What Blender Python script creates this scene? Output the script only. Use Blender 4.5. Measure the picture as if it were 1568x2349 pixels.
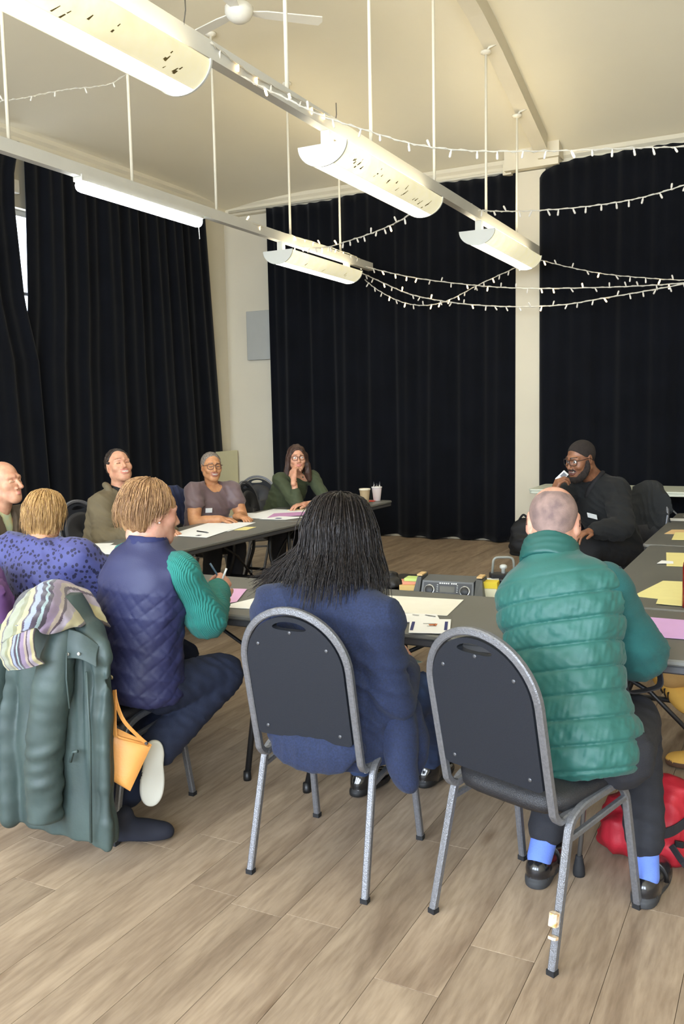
import bpy, bmesh, math, random
import numpy as np
from mathutils import Vector, Matrix

for o in list(bpy.data.objects): bpy.data.objects.remove(o)
S = bpy.context.scene
C = S.collection
random.seed(7)
PI = math.pi

# ------------------------------------------------------------------ camera
TH, PITCH, ROLL, CAMH, FPX = math.radians(27.3), .1079, -.0189, 1.553, 2018.0
cd = bpy.data.cameras.new('camera'); cam = bpy.data.objects.new('camera', cd); C.objects.link(cam)
cd.sensor_fit = 'HORIZONTAL'; cd.sensor_width = 36.0; cd.lens = FPX*36.0/1568.0
cd.clip_start = .05; cd.clip_end = 60
_r = Vector((1, 0, 0)); _u = Vector((0, math.sin(PITCH), math.cos(PITCH))); _f = Vector((0, math.cos(PITCH), -math.sin(PITCH)))
_r2 = math.cos(ROLL)*_r + math.sin(ROLL)*_u; _u2 = -math.sin(ROLL)*_r + math.cos(ROLL)*_u
_m = Matrix((( _r2.x, _u2.x, -_f.x), (_r2.y, _u2.y, -_f.y), (_r2.z, _u2.z, -_f.z)))
_m = Matrix.Rotation(TH, 3, 'Z') @ _m
cam.matrix_world = Matrix.Translation((0, 0, CAMH)) @ _m.to_4x4()
S.camera = cam

# ------------------------------------------------------------------ exposure, world, large lights
vs = S.view_settings
vs.view_transform = 'Standard'; vs.look = 'None'; vs.gamma = 1.0; vs.use_curve_mapping = False
vs.exposure = 0.28
S.display_settings.display_device = 'sRGB'
wd = bpy.data.worlds.new('world'); S.world = wd; wd.use_nodes = True
wd.node_tree.nodes['Background'].inputs[0].default_value = (.75, .85, 1, 1)
wd.node_tree.nodes['Background'].inputs[1].default_value = .6

LAMP_DOWN, LAMP_UP, LED = 10.0, 12.5, 18.0       # emission strengths of the luminaires
DAY = 270.0                                     # watts of each daylight window behind the camera
def area(name, loc, rot, sx, sy, power, col):
    l = bpy.data.lights.new(name, 'AREA'); l.shape = 'RECTANGLE'; l.size = sx; l.size_y = sy
    l.energy = power; l.color = col
    o = bpy.data.objects.new(name, l); C.objects.link(o); o.location = loc; o.rotation_euler = rot
    return o
# daylight comes in through the tall windows in the wall behind the photographer
WIN_BACK = [(-4.6, 2.2), (-1.6, 2.2), (1.4, 2.2)]
for i, (x, w) in enumerate(WIN_BACK):
    area('window_daylight', (x, -3.42, 2.5), (math.radians(90), 0, 0), w, 2.6, DAY, (.72, .84, 1.0))

# ------------------------------------------------------------------ material helpers
MATS = {}
def lin(c):
    def f(v):
        v /= 255.0
        return v/12.92 if v <= .04045 else ((v+.055)/1.055)**2.4
    return tuple(f(v) for v in c)
def mat(name, rgb, rough=.6, metal=0.0, var=0.0, vscale=8.0, bump=0.0, bscale=60.0, rgb2=None, spec=.5, sheen=0.0,
        emit=None, estr=0.0, alpha=1.0, trans=0.0, sss=0.0, stretch=None, thr=None, coord='Object', coat=0.0):
    """procedural principled material; rgb as 0-255 sRGB. var mixes towards rgb2 (or a darker tone) with noise."""
    if name in MATS: return MATS[name]
    m = bpy.data.materials.new(name); m.use_nodes = True; MATS[name] = m
    nt = m.node_tree; N = nt.nodes; L = nt.links
    b = N['Principled BSDF']
    c = lin(rgb)
    b.inputs['Base Color'].default_value = (*c, 1)
    b.inputs['Roughness'].default_value = rough; b.inputs['Metallic'].default_value = metal
    b.inputs['Specular IOR Level'].default_value = spec
    b.inputs['Sheen Weight'].default_value = sheen
    b.inputs['Coat Weight'].default_value = coat
    if sss:
        b.inputs['Subsurface Weight'].default_value = sss
        b.inputs['Subsurface Radius'].default_value = (.01, .004, .002)
    if trans: b.inputs['Transmission Weight'].default_value = trans
    if alpha < 1: b.inputs['Alpha'].default_value = alpha
    if emit:
        b.inputs['Emission Color'].default_value = (*lin(emit), 1); b.inputs['Emission Strength'].default_value = estr
    tc = mp = None
    if var or bump:
        tc = N.new('ShaderNodeTexCoord'); mp = N.new('ShaderNodeMapping')
        L.new(tc.outputs[coord], mp.inputs[0])
        if stretch: mp.inputs['Scale'].default_value = stretch
    if var:
        n = N.new('ShaderNodeTexNoise'); n.inputs['Scale'].default_value = vscale; n.inputs['Detail'].default_value = 6
        L.new(mp.outputs[0], n.inputs['Vector'])
        r = N.new('ShaderNodeValToRGB')
        c2 = lin(rgb2) if rgb2 else tuple(x*(1-var) for x in c)
        if thr:
            r.color_ramp.elements[0].position = thr[0]; r.color_ramp.elements[1].position = thr[1]
        else:
            r.color_ramp.elements[0].position = .32; r.color_ramp.elements[1].position = .68
        r.color_ramp.elements[0].color = (*c2, 1); r.color_ramp.elements[1].color = (*c, 1)
        L.new(n.outputs['Fac'], r.inputs[0]); L.new(r.outputs[0], b.inputs['Base Color'])
    if bump:
        n2 = N.new('ShaderNodeTexNoise'); n2.inputs['Scale'].default_value = bscale; n2.inputs['Detail'].default_value = 4
        L.new(mp.outputs[0], n2.inputs['Vector'])
        bp = N.new('ShaderNodeBump'); bp.inputs['Strength'].default_value = bump; bp.inputs['Distance'].default_value = .01
        L.new(n2.outputs['Fac'], bp.inputs['Height']); L.new(bp.outputs[0], b.inputs['Normal'])
    return m
def nodes_of(m):
    return m.node_tree.nodes, m.node_tree.links, m.node_tree.nodes['Principled BSDF']

# ------------------------------------------------------------------ object helpers
def tag(o, label=None, cat=None, group=None, kind=None):
    if label: o['label'] = label
    if cat: o['category'] = cat
    if group: o['group'] = group
    if kind: o['kind'] = kind
    return o
def empty(name, loc=(0, 0, 0), rz=0.0, label=None, cat=None, group=None):
    o = bpy.data.objects.new(name, None); C.objects.link(o); o.empty_display_size = .1
    o.location = loc; o.rotation_euler = (0, 0, rz)
    return tag(o, label, cat, group)
def link(name, me, mats=None, parent=None, smooth=True, loc=None, rot=None):
    o = bpy.data.objects.new(name, me); C.objects.link(o)
    if mats:
        for m in (mats if isinstance(mats, (list, tuple)) else [mats]): me.materials.append(m)
    if smooth and len(me.polygons):
        me.polygons.foreach_set('use_smooth', np.ones(len(me.polygons), bool))
    if parent: o.parent = parent
    if loc is not None: o.location = loc
    if rot is not None: o.rotation_euler = rot
    return o
def mesh_np(name, V, F, mi=None):
    me = bpy.data.meshes.new(name)
    V = np.asarray(V, np.float32); F = np.asarray(F, np.int32)
    me.vertices.add(len(V)); me.vertices.foreach_set('co', V.ravel())
    k = F.shape[1]
    me.loops.add(F.size); me.loops.foreach_set('vertex_index', F.ravel())
    me.polygons.add(len(F)); me.polygons.foreach_set('loop_start', np.arange(0, F.size, k, dtype=np.int32))
    if mi is not None: me.polygons.foreach_set('material_index', np.asarray(mi, np.int32))
    me.update(calc_edges=True); me.validate()
    return me
class MB:
    """collects simple solids and links them as one mesh"""
    def __init__(s): s.v = []; s.f = []; s.m = []
    def add(s, V, F, mi=0):
        k = len(s.v); s.v += [tuple(p) for p in V]; s.f += [tuple(i+k for i in f) for f in F]; s.m += [mi]*len(F); return s
    def box(s, c, size, rot=None, mi=0):
        x, y, z = [q/2 for q in size]
        P = [Vector(p) for p in ((-x,-y,-z),(x,-y,-z),(x,y,-z),(-x,y,-z),(-x,-y,z),(x,-y,z),(x,y,z),(-x,y,z))]
        if rot is not None: P = [rot @ p for p in P]
        P = [p+Vector(c) for p in P]
        return s.add(P, [(0,3,2,1),(4,5,6,7),(0,1,5,4),(1,2,6,5),(2,3,7,6),(3,0,4,7)], mi)
    def rbox(s, c, size, r=.01, seg=3, rot=None, mi=0):
        """box with rounded vertical edges and slightly chamfered top and bottom"""
        x, y, z = [q/2 for q in size]; ch = min(r*.4, z*.6, .006)
        def ring(inset, zz):
            out = []
            for cx, cy, a0 in ((x-r, y-r, 0), (-x+r, y-r, 90), (-x+r, -y+r, 180), (x-r, -y+r, 270)):
                for i in range(seg+1):
                    a = math.radians(a0+90*i/seg); out.append(Vector((cx+(r-inset)*math.cos(a), cy+(r-inset)*math.sin(a), zz)))
            return out
        rings = [ring(ch, -z), ring(0, -z+ch), ring(0, z-ch), ring(ch, z)]
        n = len(rings[0]); V = [p for q in rings for p in q]; F = []
        for j in range(3):
            for i in range(n): F.append((j*n+i, j*n+(i+1) % n, (j+1)*n+(i+1) % n, (j+1)*n+i))
        F.append(tuple(range(n-1, -1, -1))); F.append(tuple(range(3*n, 4*n)))
        if rot is not None: V = [rot @ p for p in V]
        return s.add([p+Vector(c) for p in V], F, mi)
    def tube(s, path, r=.01, n=8, closed=False, sq=None, mi=0, up=(0, 0, 1), r2=None):
        """swept tube; sq=(w,h) gives a rectangular section with rounded corners"""
        P = [Vector(p) for p in path]; N = len(P)
        if sq:
            w, h = sq[0]/2, sq[1]/2; q = min(w, h)*.35
            prof = [(w-q,-h),(w,-h+q),(w,h-q),(w-q,h),(-w+q,h),(-w,h-q),(-w,-h+q),(-w+q,-h)]
        else: prof = [(math.cos(2*PI*i/n), math.sin(2*PI*i/n)) for i in range(n)]
        n = len(prof); V = []; ref = Vector(up)
        for i in range(N):
            a = P[i-1] if (i > 0 or closed) else P[i]; b = P[(i+1) % N] if (i < N-1 or closed) else P[i]
            t = (b-a).normalized()
            if abs(t.dot(ref)) > .98: rr = Vector((0, 1, 0)) if abs(t.y) < .9 else Vector((1, 0, 0))
            else: rr = ref
            e1 = t.cross(rr).normalized(); e2 = e1.cross(t).normalized()
            if i == 0 or sq is None: pass
            rad = r if r2 is None else r+(r2-r)*i/(N-1)
            if not sq and i > 0:   # parallel transport
                e1 = (pe1 - t*pe1.dot(t)).normalized(); e2 = t.cross(e1) * -1
                e2 = e1.cross(t).normalized()
            pe1 = e1
            for (a_, b_) in prof:
                V.append(P[i]+(e1*a_+e2*b_)*(1 if sq else rad))
        F = []
        for i in range(N if closed else N-1):
            j = (i+1) % N
            for k in range(n): F.append((i*n+k, i*n+(k+1) % n, j*n+(k+1) % n, j*n+k))
        if not closed:
            F.append(tuple(range(n-1, -1, -1))); F.append(tuple((N-1)*n+k for k in range(n)))
        return s.add(V, F, mi)
    def lathe(s, prof, n=20, c=(0, 0, 0), rot=None, mi=0, cap=True):
        V = []; F = []
        for (r, z) in prof:
            for k in range(n): V.append(Vector((r*math.cos(2*PI*k/n), r*math.sin(2*PI*k/n), z)))
        for j in range(len(prof)-1):
            for k in range(n): F.append((j*n+k, j*n+(k+1) % n, (j+1)*n+(k+1) % n, (j+1)*n+k))
        if cap: F.append(tuple(range(n-1, -1, -1))); F.append(tuple((len(prof)-1)*n+k for k in range(n)))
        if rot is not None: V = [rot @ p for p in V]
        return s.add([p+Vector(c) for p in V], F, mi)
    def prism(s, pts, z0, z1, rot=None, c=(0, 0, 0), mi=0):
        n = len(pts); V = [Vector((p[0], p[1], z0)) for p in pts]+[Vector((p[0], p[1], z1)) for p in pts]
        F = [tuple(range(n-1, -1, -1)), tuple(range(n, 2*n))]+[(i, (i+1) % n, n+(i+1) % n, n+i) for i in range(n)]
        if rot is not None: V = [rot @ p for p in V]
        return s.add([p+Vector(c) for p in V], F, mi)
    def mesh(s, name):
        me = bpy.data.meshes.new(name); me.from_pydata([tuple(p) for p in s.v], [], s.f)
        me.polygons.foreach_set('material_index', np.array(s.m, np.int32)); me.update(); return me
    def build(s, name, mats, parent=None, smooth=False, **k):
        return link(name, s.mesh(name), mats, parent, smooth, **k)
def smooth_angle(o, deg=40):
    me = o.data
    me.polygons.foreach_set('use_smooth', np.ones(len(me.polygons), bool))
    bm = bmesh.new(); bm.from_mesh(me)
    for e in bm.edges:
        if len(e.link_faces) == 2 and e.calc_face_angle(0) > math.radians(deg): e.smooth = False
    bm.to_mesh(me); bm.free()
    return o
def bez(pts, n=8):
    """Catmull-Rom through points"""
    P = [Vector(p) for p in pts]; out = []
    for i in range(len(P)-1):
        p0 = P[max(i-1, 0)]; p1 = P[i]; p2 = P[i+1]; p3 = P[min(i+2, len(P)-1)]
        for k in range(n):
            t = k/n
            out.append(.5*((2*p1)+(p2-p0)*t+(2*p0-5*p1+4*p2-p3)*t*t+(3*p1-p0-3*p2+p3)*t**3))
    out.append(P[-1]); return out
def round_corners(pts, rad, n=5):
    """polyline with its inner corners rounded"""
    P = [Vector(p) for p in pts]; out = [P[0]]
    for i in range(1, len(P)-1):
        a, b, c = P[i-1], P[i], P[i+1]; r = min(rad, (a-b).length*.49, (c-b).length*.49)
        s = b+(a-b).normalized()*r; e = b+(c-b).normalized()*r
        for k in range(n+1):
            t = k/n; out.append(s*(1-t)**2+b*2*t*(1-t)+e*t*t)
    out.append(P[-1]); return out
def copy_tree(o, parent=None, loc=None, rz=None, label=None, group=None):
    c = o.copy(); C.objects.link(c)
    if parent: c.parent = parent
    if loc is not None: c.location = loc
    if rz is not None: c.rotation_euler = (0, 0, rz)
    if label: c['label'] = label
    if group: c['group'] = group
    for ch in o.children: copy_tree(ch, c)
    return c
# ------------------------------------------------------------------ the room
XL, XR, YB, YF = -7.14, 3.5, -3.5, 10.43
ZW, RIDGE = 4.45, 5.46
XM = (XL+XR)/2
m_wall = mat('wall_paint_cream', (214, 205, 182), .85, var=.06, vscale=1.2, bump=.05, bscale=25)
m_ceil = mat('ceiling_paint_cream', (236, 226, 198), .9, var=.05, vscale=.7, bump=.04, bscale=12)
m_trim = mat('trim_paint_cream', (222, 212, 186), .7, var=.05, vscale=2)
m_white = mat('white_paint', (226, 222, 208), .5, var=.04, vscale=5)

# floor: base slab and laminate planks running along the hall
def plank_mat(name, a, b):
    m = mat(name, a, .52, spec=.35)
    N, L, P = nodes_of(m)
    tc = N.new('ShaderNodeTexCoord'); oi = N.new('ShaderNodeObjectInfo')
    add = N.new('ShaderNodeVectorMath'); add.operation = 'ADD'
    mul = N.new('ShaderNodeVectorMath'); mul.operation = 'MULTIPLY'
    cb = N.new('ShaderNodeCombineXYZ')
    sc = N.new('ShaderNodeMath'); sc.operation = 'MULTIPLY'; sc.inputs[1].default_value = 37.0
    L.new(oi.outputs['Random'], sc.inputs[0]); L.new(sc.outputs[0], cb.inputs[0]); L.new(sc.outputs[0], cb.inputs[2])
    L.new(tc.outputs['Object'], add.inputs[0]); L.new(cb.outputs[0], add.inputs[1])
    mul.inputs[1].default_value = (9, 1.15, 9); L.new(add.outputs[0], mul.inputs[0])
    n1 = N.new('ShaderNodeTexNoise'); n1.inputs['Scale'].default_value = 1.0; n1.inputs['Detail'].default_value = 7; n1.inputs['Roughness'].default_value = .62; n1.inputs['Distortion'].default_value = .6
    L.new(mul.outputs[0], n1.inputs['Vector'])
    r = N.new('ShaderNodeValToRGB'); e = r.color_ramp.elements
    e[0].position = .30; e[0].color = (*lin(b), 1); e[1].position = .72; e[1].color = (*lin(a), 1)
    x = r.color_ramp.elements.new(.5); x.color = (*[(p+q)/2 for p, q in zip(lin(a), lin(b))], 1)
    L.new(n1.outputs['Fac'], r.inputs[0])
    n2 = N.new('ShaderNodeTexNoise'); n2.inputs['Scale'].default_value = 8; n2.inputs['Detail'].default_value = 5
    L.new(mul.outputs[0], n2.inputs['Vector'])
    r2 = N.new('ShaderNodeValToRGB'); r2.color_ramp.elements[0].position = .3; r2.color_ramp.elements[0].color = (.78, .76, .74, 1); r2.color_ramp.elements[1].position = .6; r2.color_ramp.elements[1].color = (1, 1, 1, 1)
    L.new(n2.outputs['Fac'], r2.inputs[0])
    # knots: sparse dark spots
    vo = N.new('ShaderNodeTexVoronoi'); vo.inputs['Scale'].default_value = .9
    m3 = N.new('ShaderNodeVectorMath'); m3.operation = 'MULTIPLY'; m3.inputs[1].default_value = (5, 1.6, 5); L.new(add.outputs[0], m3.inputs[0]); L.new(m3.outputs[0], vo.inputs['Vector'])
    r3 = N.new('ShaderNodeValToRGB'); r3.color_ramp.elements[0].position = .03; r3.color_ramp.elements[0].color = (.55, .48, .42, 1); r3.color_ramp.elements[1].position = .13; r3.color_ramp.elements[1].color = (1, 1, 1, 1)
    L.new(vo.outputs['Distance'], r3.inputs[0])
    mx = N.new('ShaderNodeMix'); mx.data_type = 'RGBA'; mx.blend_type = 'MULTIPLY'; mx.inputs['Factor'].default_value = 1
    L.new(r.outputs[0], mx.inputs['A']); L.new(r2.outputs[0], mx.inputs['B'])
    mx2 = N.new('ShaderNodeMix'); mx2.data_type = 'RGBA'; mx2.blend_type = 'MULTIPLY'; mx2.inputs['Factor'].default_value = .8
    L.new(mx.outputs['Result'], mx2.inputs['A']); L.new(r3.outputs[0], mx2.inputs['B'])
    # per plank tone
    mr = N.new('ShaderNodeMapRange'); mr.inputs['To Min'].default_value = .86; mr.inputs['To Max'].default_value = 1.08
    L.new(oi.outputs['Random'], mr.inputs['Value'])
    hs = N.new('ShaderNodeHueSaturation'); L.new(mr.outputs[0], hs.inputs['Value']); L.new(mx2.outputs['Result'], hs.inputs['Color'])
    L.new(hs.outputs[0], P.inputs['Base Color'])
    bp = N.new('ShaderNodeBump'); bp.inputs['Strength'].default_value = .12; bp.inputs['Distance'].default_value = .003
    L.new(n2.outputs['Fac'], bp.inputs['Height']); L.new(bp.outputs[0], P.inputs['Normal'])
    return m
m_plank = plank_mat('oak_laminate', (178, 158, 134), (132, 113, 94))
m_gap = mat('plank_joint_brown', (96, 78, 60), .9)
fl = MB().box(((XL+XR)/2, (YB+YF)/2, -.06), (XR-XL+.4, YF-YB+.4, .11)).build('floor', m_gap)
tag(fl, kind='structure')
PW, PL = .192, 1.285
pm = MB().rbox((0, 0, -.0035), (PW-.0014, PL-.0014, .007), .0015, 1).mesh('plank')
pm.materials.append(m_plank)
cells = []
i = 0
x = XL
while x < XR:
    off = random.choice((.1, .35, .52, .72, .9))*PL+random.uniform(-.1, .1)
    y = YB-off
    while y < YF:
        cells.append((x+PW/2, y+PL/2)); y += PL
    x += PW; i += 1
def in_view(x, y):
    c, s = math.cos(TH), math.sin(TH)
    cx, cy = x*c+y*s, -x*s+y*c
    return cy > 1.0 and abs(cx) < cy*.42+.6
def cdist(p): return -p[0]*math.sin(TH)+p[1]*math.cos(TH)
seen = sorted([p for p in cells if in_view(*p)], key=cdist)
near = seen[:290]; nset = set(near)
for (px, py) in near:
    o = bpy.data.objects.new('plank', pm); C.objects.link(o); o.parent = fl
    o.location = (px, py, 0); 
rest = MB()
for p in cells:
    if p in nset: continue
    x0, x1, y0, y1 = p[0]-PW/2+.0007, p[0]+PW/2-.0007, max(p[1]-PL/2+.0007, YB), min(p[1]+PL/2-.0007, YF)
    if y1 <= y0: continue
    rest.add([(x0, y0, 0), (x1, y0, 0), (x1, y1, 0), (x0, y1, 0)], [(0, 1, 2, 3)])
o = rest.build('plank_field', m_plank, fl); tag(o, kind='stuff')

def wall(name, x0, x1, y0, y1, z0, z1, m=m_wall):
    o = MB().box(((x0+x1)/2, (y0+y1)/2, (z0+z1)/2), (x1-x0, y1-y0, z1-z0)).build(name, m); tag(o, kind='structure'); return o
# left wall with a window opening behind the drapes
WY0, WY1, WZ0, WZ1 = 5.2, 8.2, 1.2, 3.74
wl = MB()
for (y0, y1, z0, z1) in ((YB, WY0, 0, 4.6), (WY1, YF+.2, 0, 4.6), (WY0, WY1, 0, WZ0), (WY0, WY1, WZ1, 4.6)):
    wl.box((XL-.1, (y0+y1)/2, (z0+z1)/2), (.2, y1-y0, z1-z0))
tag(wl.build('wall_left', m_wall), kind='structure')
wall('wall_far', XL-.2, XR+.2, YF, YF+.2, 0, 4.6)
wall('wall_right', XR, XR+.2, YB, YF, 0, 4.6)
# back wall with three window openings
wb = MB(); xs = [XL]
edges = [XL]
for (x, w) in WIN_BACK: edges += [x-w/2, x+w/2]
edges.append(XR)
for k in range(0, len(edges), 2): wb.box(((edges[k]+edges[k+1])/2, YB-.1, 2.3), (edges[k+1]-edges[k], .2, 4.6))
for (x, w) in WIN_BACK:
    wb.box((x, YB-.1, .6), (w, .2, 1.2)); wb.box((x, YB-.1, 4.2), (w, .2, .8))
tag(wb.build('wall_back', m_wall), kind='structure')
m_glass_day = mat('daylit_window_glass', (235, 242, 255), .2, emit=(225, 236, 255), estr=6.0)
m_frame = mat('window_frame_white', (222, 222, 216), .5)
def window(name, horizontal, cx, cz, w, h, at, nx, nz):
    fr = MB(); pn = []
    def bx(a, z, sa, sz, d=.07):
        if horizontal: fr.box((a, at, z), (sa, d, sz))
        else: fr.box((at, a, z), (d, sa, sz))
    bx(cx, cz+h/2-.03, w, .06); bx(cx, cz-h/2+.03, w, .06); bx(cx-w/2+.03, cz, .06, h); bx(cx+w/2-.03, cz, .06, h)
    for i in range(1, nx): bx(cx-w/2+w*i/nx, cz, .045, h)
    for j in range(1, nz): bx(cx, cz-h/2+h*j/nz, w, .035)
    root = fr.build(name, m_frame); tag(root, kind='structure')
    for i in range(nx):
        for j in range(nz):
            a = cx-w/2+w*(i+.5)/nx; z = cz-h/2+h*(j+.5)/nz
            b = MB()
            if horizontal: b.box((a, at, z), (w/nx-.04, .008, h/nz-.03))
            else: b.box((at, a, z), (.008, w/nx-.04, h/nz-.03))
            b.build('pane', m_glass_day, root)
    return root
window('window_1', False, (WY0+WY1)/2, (WZ0+WZ1)/2, WY1-WY0, WZ1-WZ0, XL-.12, 3, 3)
for i, (x, w) in enumerate(WIN_BACK): window('window_%d' % (i+2), True, x, 2.5, w, 2.6, YB-.13, 2, 3)

# hipped ceiling, plastered round at its hips
def ceilz(x, y):
    k = .35; out = None
    for p_ in (ZW+.19*(x-XL), ZW+.279*(YF-y), ZW+.19*(XR-x), ZW+.279*(y-YB), 5.5):
        if out is None: out = p_; continue
        h_ = max(0.0, min(1.0, .5+.5*(out-p_)/k)); out = out+(p_-out)*h_-k*h_*(1-h_)
    return out
nx, ny = 90, 110
xs_ = np.linspace(XL-.15, XR+.15, nx); ys_ = np.linspace(YB-.15, YF+.15, ny)
V = np.array([(x_, y_, ceilz(x_, y_)) for y_ in ys_ for x_ in xs_]); V2 = V+np.array([0, 0, .15])
jj, ii = np.meshgrid(np.arange(ny-1), np.arange(nx-1), indexing='ij'); jj = jj.ravel(); ii = ii.ravel()
q = np.stack([jj*nx+ii, (jj+1)*nx+ii, (jj+1)*nx+ii+1, jj*nx+ii+1], 1)
tag(link('ceiling', mesh_np('ceiling', np.concatenate([V, V2]), np.concatenate([q, q[:, ::-1]+len(V)])), m_ceil), kind='structure')

# cornices: a deep painted ledge below the slope
def cornice(name, pts_axis, a0, a1, at, sgn):
    prof = [(0, 4.30), (.07, 4.31), (.10, 4.34), (.10, 4.40), (.13, 4.43), (.13, 4.475), (0, 4.50)]
    V = []; n = len(prof)
    for a in (a0, a1):
        for (d, z) in prof: V.append((at+sgn*d, a, z) if pts_axis == 'y' else (a, at+sgn*d, z))
    F = [(i, (i+1) % n, n+(i+1) % n, n+i) for i in range(n)]+[tuple(range(n)), tuple(range(2*n-1, n-1, -1))]
    o = MB().add(V, F).build(name, m_trim); tag(o, kind='structure'); return o
cornice('trim_1', 'y', YB, YF, XL, 1)
cornice('trim_2', 'x', XL, XR, YF, -1)
cornice('trim_3', 'y', YB, YF, XR, -1)
# pilaster on the far wall between the drapes, with its block capital
pl = MB(); pl.box((-2.79, YF-.09, 2.15), (.34, .18, 4.3)); tag(pl.build('trim_4', m_wall), kind='structure')
cp = MB(); cp.box((-2.76, YF-.14, 4.42), (.62, .28, .22)); cp.box((-2.55, YF-.17, 4.48), (.24, .34, .20)); cp.box((-3.06, YF-.1, 4.37), (.1, .2, .16))
tag(cp.build('trim_5', m_trim), kind='structure')
# boxed roof beam that climbs the far slope from the pilaster
bb = MB(); V = []; ys_ = [9.95]+list(np.linspace(9.4, -3.3, 24)); F = []
for y_ in ys_:
    z_ = ceilz(-2.6, y_)
    for dx, dz in ((-.075, .03), (.075, .03), (.075, -.16), (-.075, -.16)): V.append((-2.6+dx, y_, z_+dz))
for i in range(len(ys_)-1):
    for k in range(4): F.append((i*4+k, i*4+(k+1) % 4, (i+1)*4+(k+1) % 4, (i+1)*4+k))
n = len(V); F += [(0, 3, 2, 1), (n-4, n-3, n-2, n-1)]
bb.add(V, F)
tag(bb.build('trim_6', m_trim), kind='structure')
# skirting
for nm, c, s_ in (('baseboard_left', (XL+.01, (YB+YF)/2, .07), (.02, YF-YB, .14)), ('baseboard_far', ((XL+XR)/2, YF-.01, .07), (XR-XL, .02, .14))):
    tag(MB().box(c, s_).build(nm, m_trim), kind='structure')

# curtain rails: painted pipes under the cornice
m_pipe = mat('painted_pipe_cream', (224, 216, 194), .5)
o = MB().tube([(XL+.1, 4.6, 4.33), (XL+.1, YF-.12, 4.33)], .018, 8).build('curtain_rail', m_pipe, smooth=True); tag(o, 'cream painted curtain pipe under the cornice of the left wall', 'curtain rail', 'curtain rails')
o = MB().tube([(XL+.16, YF-.1, 4.35), (XR-.05, YF-.1, 4.35)], .018, 8).build('curtain_rail', m_pipe, smooth=True); tag(o, 'cream painted curtain pipe under the cornice of the far wall', 'curtain rail', 'curtain rails')

# drapes
def drape_mat():
    m = mat('black_drape_cloth', (12, 14, 20), .92, spec=.12, sheen=.08, var=.35, vscale=3, bump=.25, bscale=220)
    return m
m_drape = drape_mat()
def drape(label, axis, at, a0, a1, ztop, zbot, seed, flare0=0.0, flare1=0.0, amp=.05, topdip=None, edge1=None, edge0=None):
    """hanging cloth along an axis: pleats with uneven spacing, both faces and hems"""
    rng = np.random.RandomState(seed)
    n = int(abs(a1-a0)/.022); nz = 40
    s = np.linspace(0, 1, n); L = abs(a1-a0)
    ph = np.cumsum(.75+.5*rng.rand(n)); ph = ph/ph[-1]
    f1 = np.sin(2*PI*ph*L/.17+rng.rand()*6); f2 = np.sin(2*PI*ph*L/.41+rng.rand()*6); f3 = np.sin(2*PI*ph*L/.95+rng.rand()*6)
    V = np.zeros((2, nz+1, n, 3))
    for j in range(nz+1):
        t = j/nz
        zt = ztop(s) if callable(ztop) else ztop
        z = zt+(zbot-zt)*t
        wob = .25*np.sin(3*t+2*PI*s*2+seed)
        d = amp*((1-.55*t)*f1*.42+(.25+.55*t)*f2+(.2+.5*t)*f3*(1+wob))
        a = a0+(a1-a0)*s
        e0 = (edge0(t) if edge0 else flare0*t); e1 = (edge1(t) if edge1 else flare1*t)
        a = a+e0*(1-s)**1.5+e1*s**1.5
        z = z+ (.012*f2*(t > .98))
        for side, off in ((0, .006), (1, -.006)):
            if axis == 'x': V[side, j, :, 0] = a; V[side, j, :, 1] = at+d+off
            else: V[side, j, :, 1] = a; V[side, j, :, 0] = at+d+off
            V[side, j, :, 2] = z
    F = []
    idx = lambda sd, j, i: sd*(nz+1)*n+j*n+i
    J, I = np.meshgrid(np.arange(nz), np.arange(n-1), indexing='ij'); J = J.ravel(); I = I.ravel()
    q0 = np.stack([idx(0, J, I), idx(0, J+1, I), idx(0, J+1, I+1), idx(0, J, I+1)], 1)
    q1 = np.stack([idx(1, J, I), idx(1, J, I+1), idx(1, J+1, I+1), idx(1, J+1, I)], 1)
    I = np.arange(n-1); J = np.arange(nz)
    h0 = np.stack([idx(0, 0, I), idx(0, 0, I+1), idx(1, 0, I+1), idx(1, 0, I)], 1)
    h1 = np.stack([idx(0, nz, I), idx(1, nz, I), idx(1, nz, I+1), idx(0, nz, I+1)], 1)
    e0 = np.stack([idx(0, J, 0), idx(1, J, 0), idx(1, J+1, 0), idx(0, J+1, 0)], 1)
    e1 = np.stack([idx(0, J, n-1), idx(0, J+1, n-1), idx(1, J+1, n-1), idx(1, J, n-1)], 1)
    me = mesh_np('curtain', V.reshape(-1, 3), np.concatenate([q0, q1, h0, h1, e0, e1]))
    o = link('curtain', me, m_drape); tag(o, label, 'curtain', 'black stage curtains')
    return o
drape('wide black curtain on far wall left of the pilaster', 'x', YF-.13, -6.36, -2.93, lambda s: 4.33-.02*np.sin(s*9), .02, 3, 0, -.03)
drape('black curtain on far wall right of the pilaster', 'x', YF-.2, -2.68, 1.2, lambda s: 4.36-.16*np.exp(-(s/.035)), .02, 5, .02, 0)
_i = lambda xs, ys: (lambda t: float(np.interp(t, xs, ys)))
drape('wide black curtain on left wall beside the bright window gap', 'y', XL+.13, 6.75, 9.83, lambda s: 4.33+0*s, .02, 8, edge0=_i([0, .146, .36, .5, 1], [.02, .0, -.045, -.12, -.2]), edge1=lambda t: .33*t)
drape('black curtain on left wall at the left picture edge', 'y', XL+.17, 4.4, 6.63, lambda s: 4.32+0*s, .02, 11, edge1=_i([0, .07, .146, .36, .5, 1], [0, -.09, -.11, -.045, .1, .2]))

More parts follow.
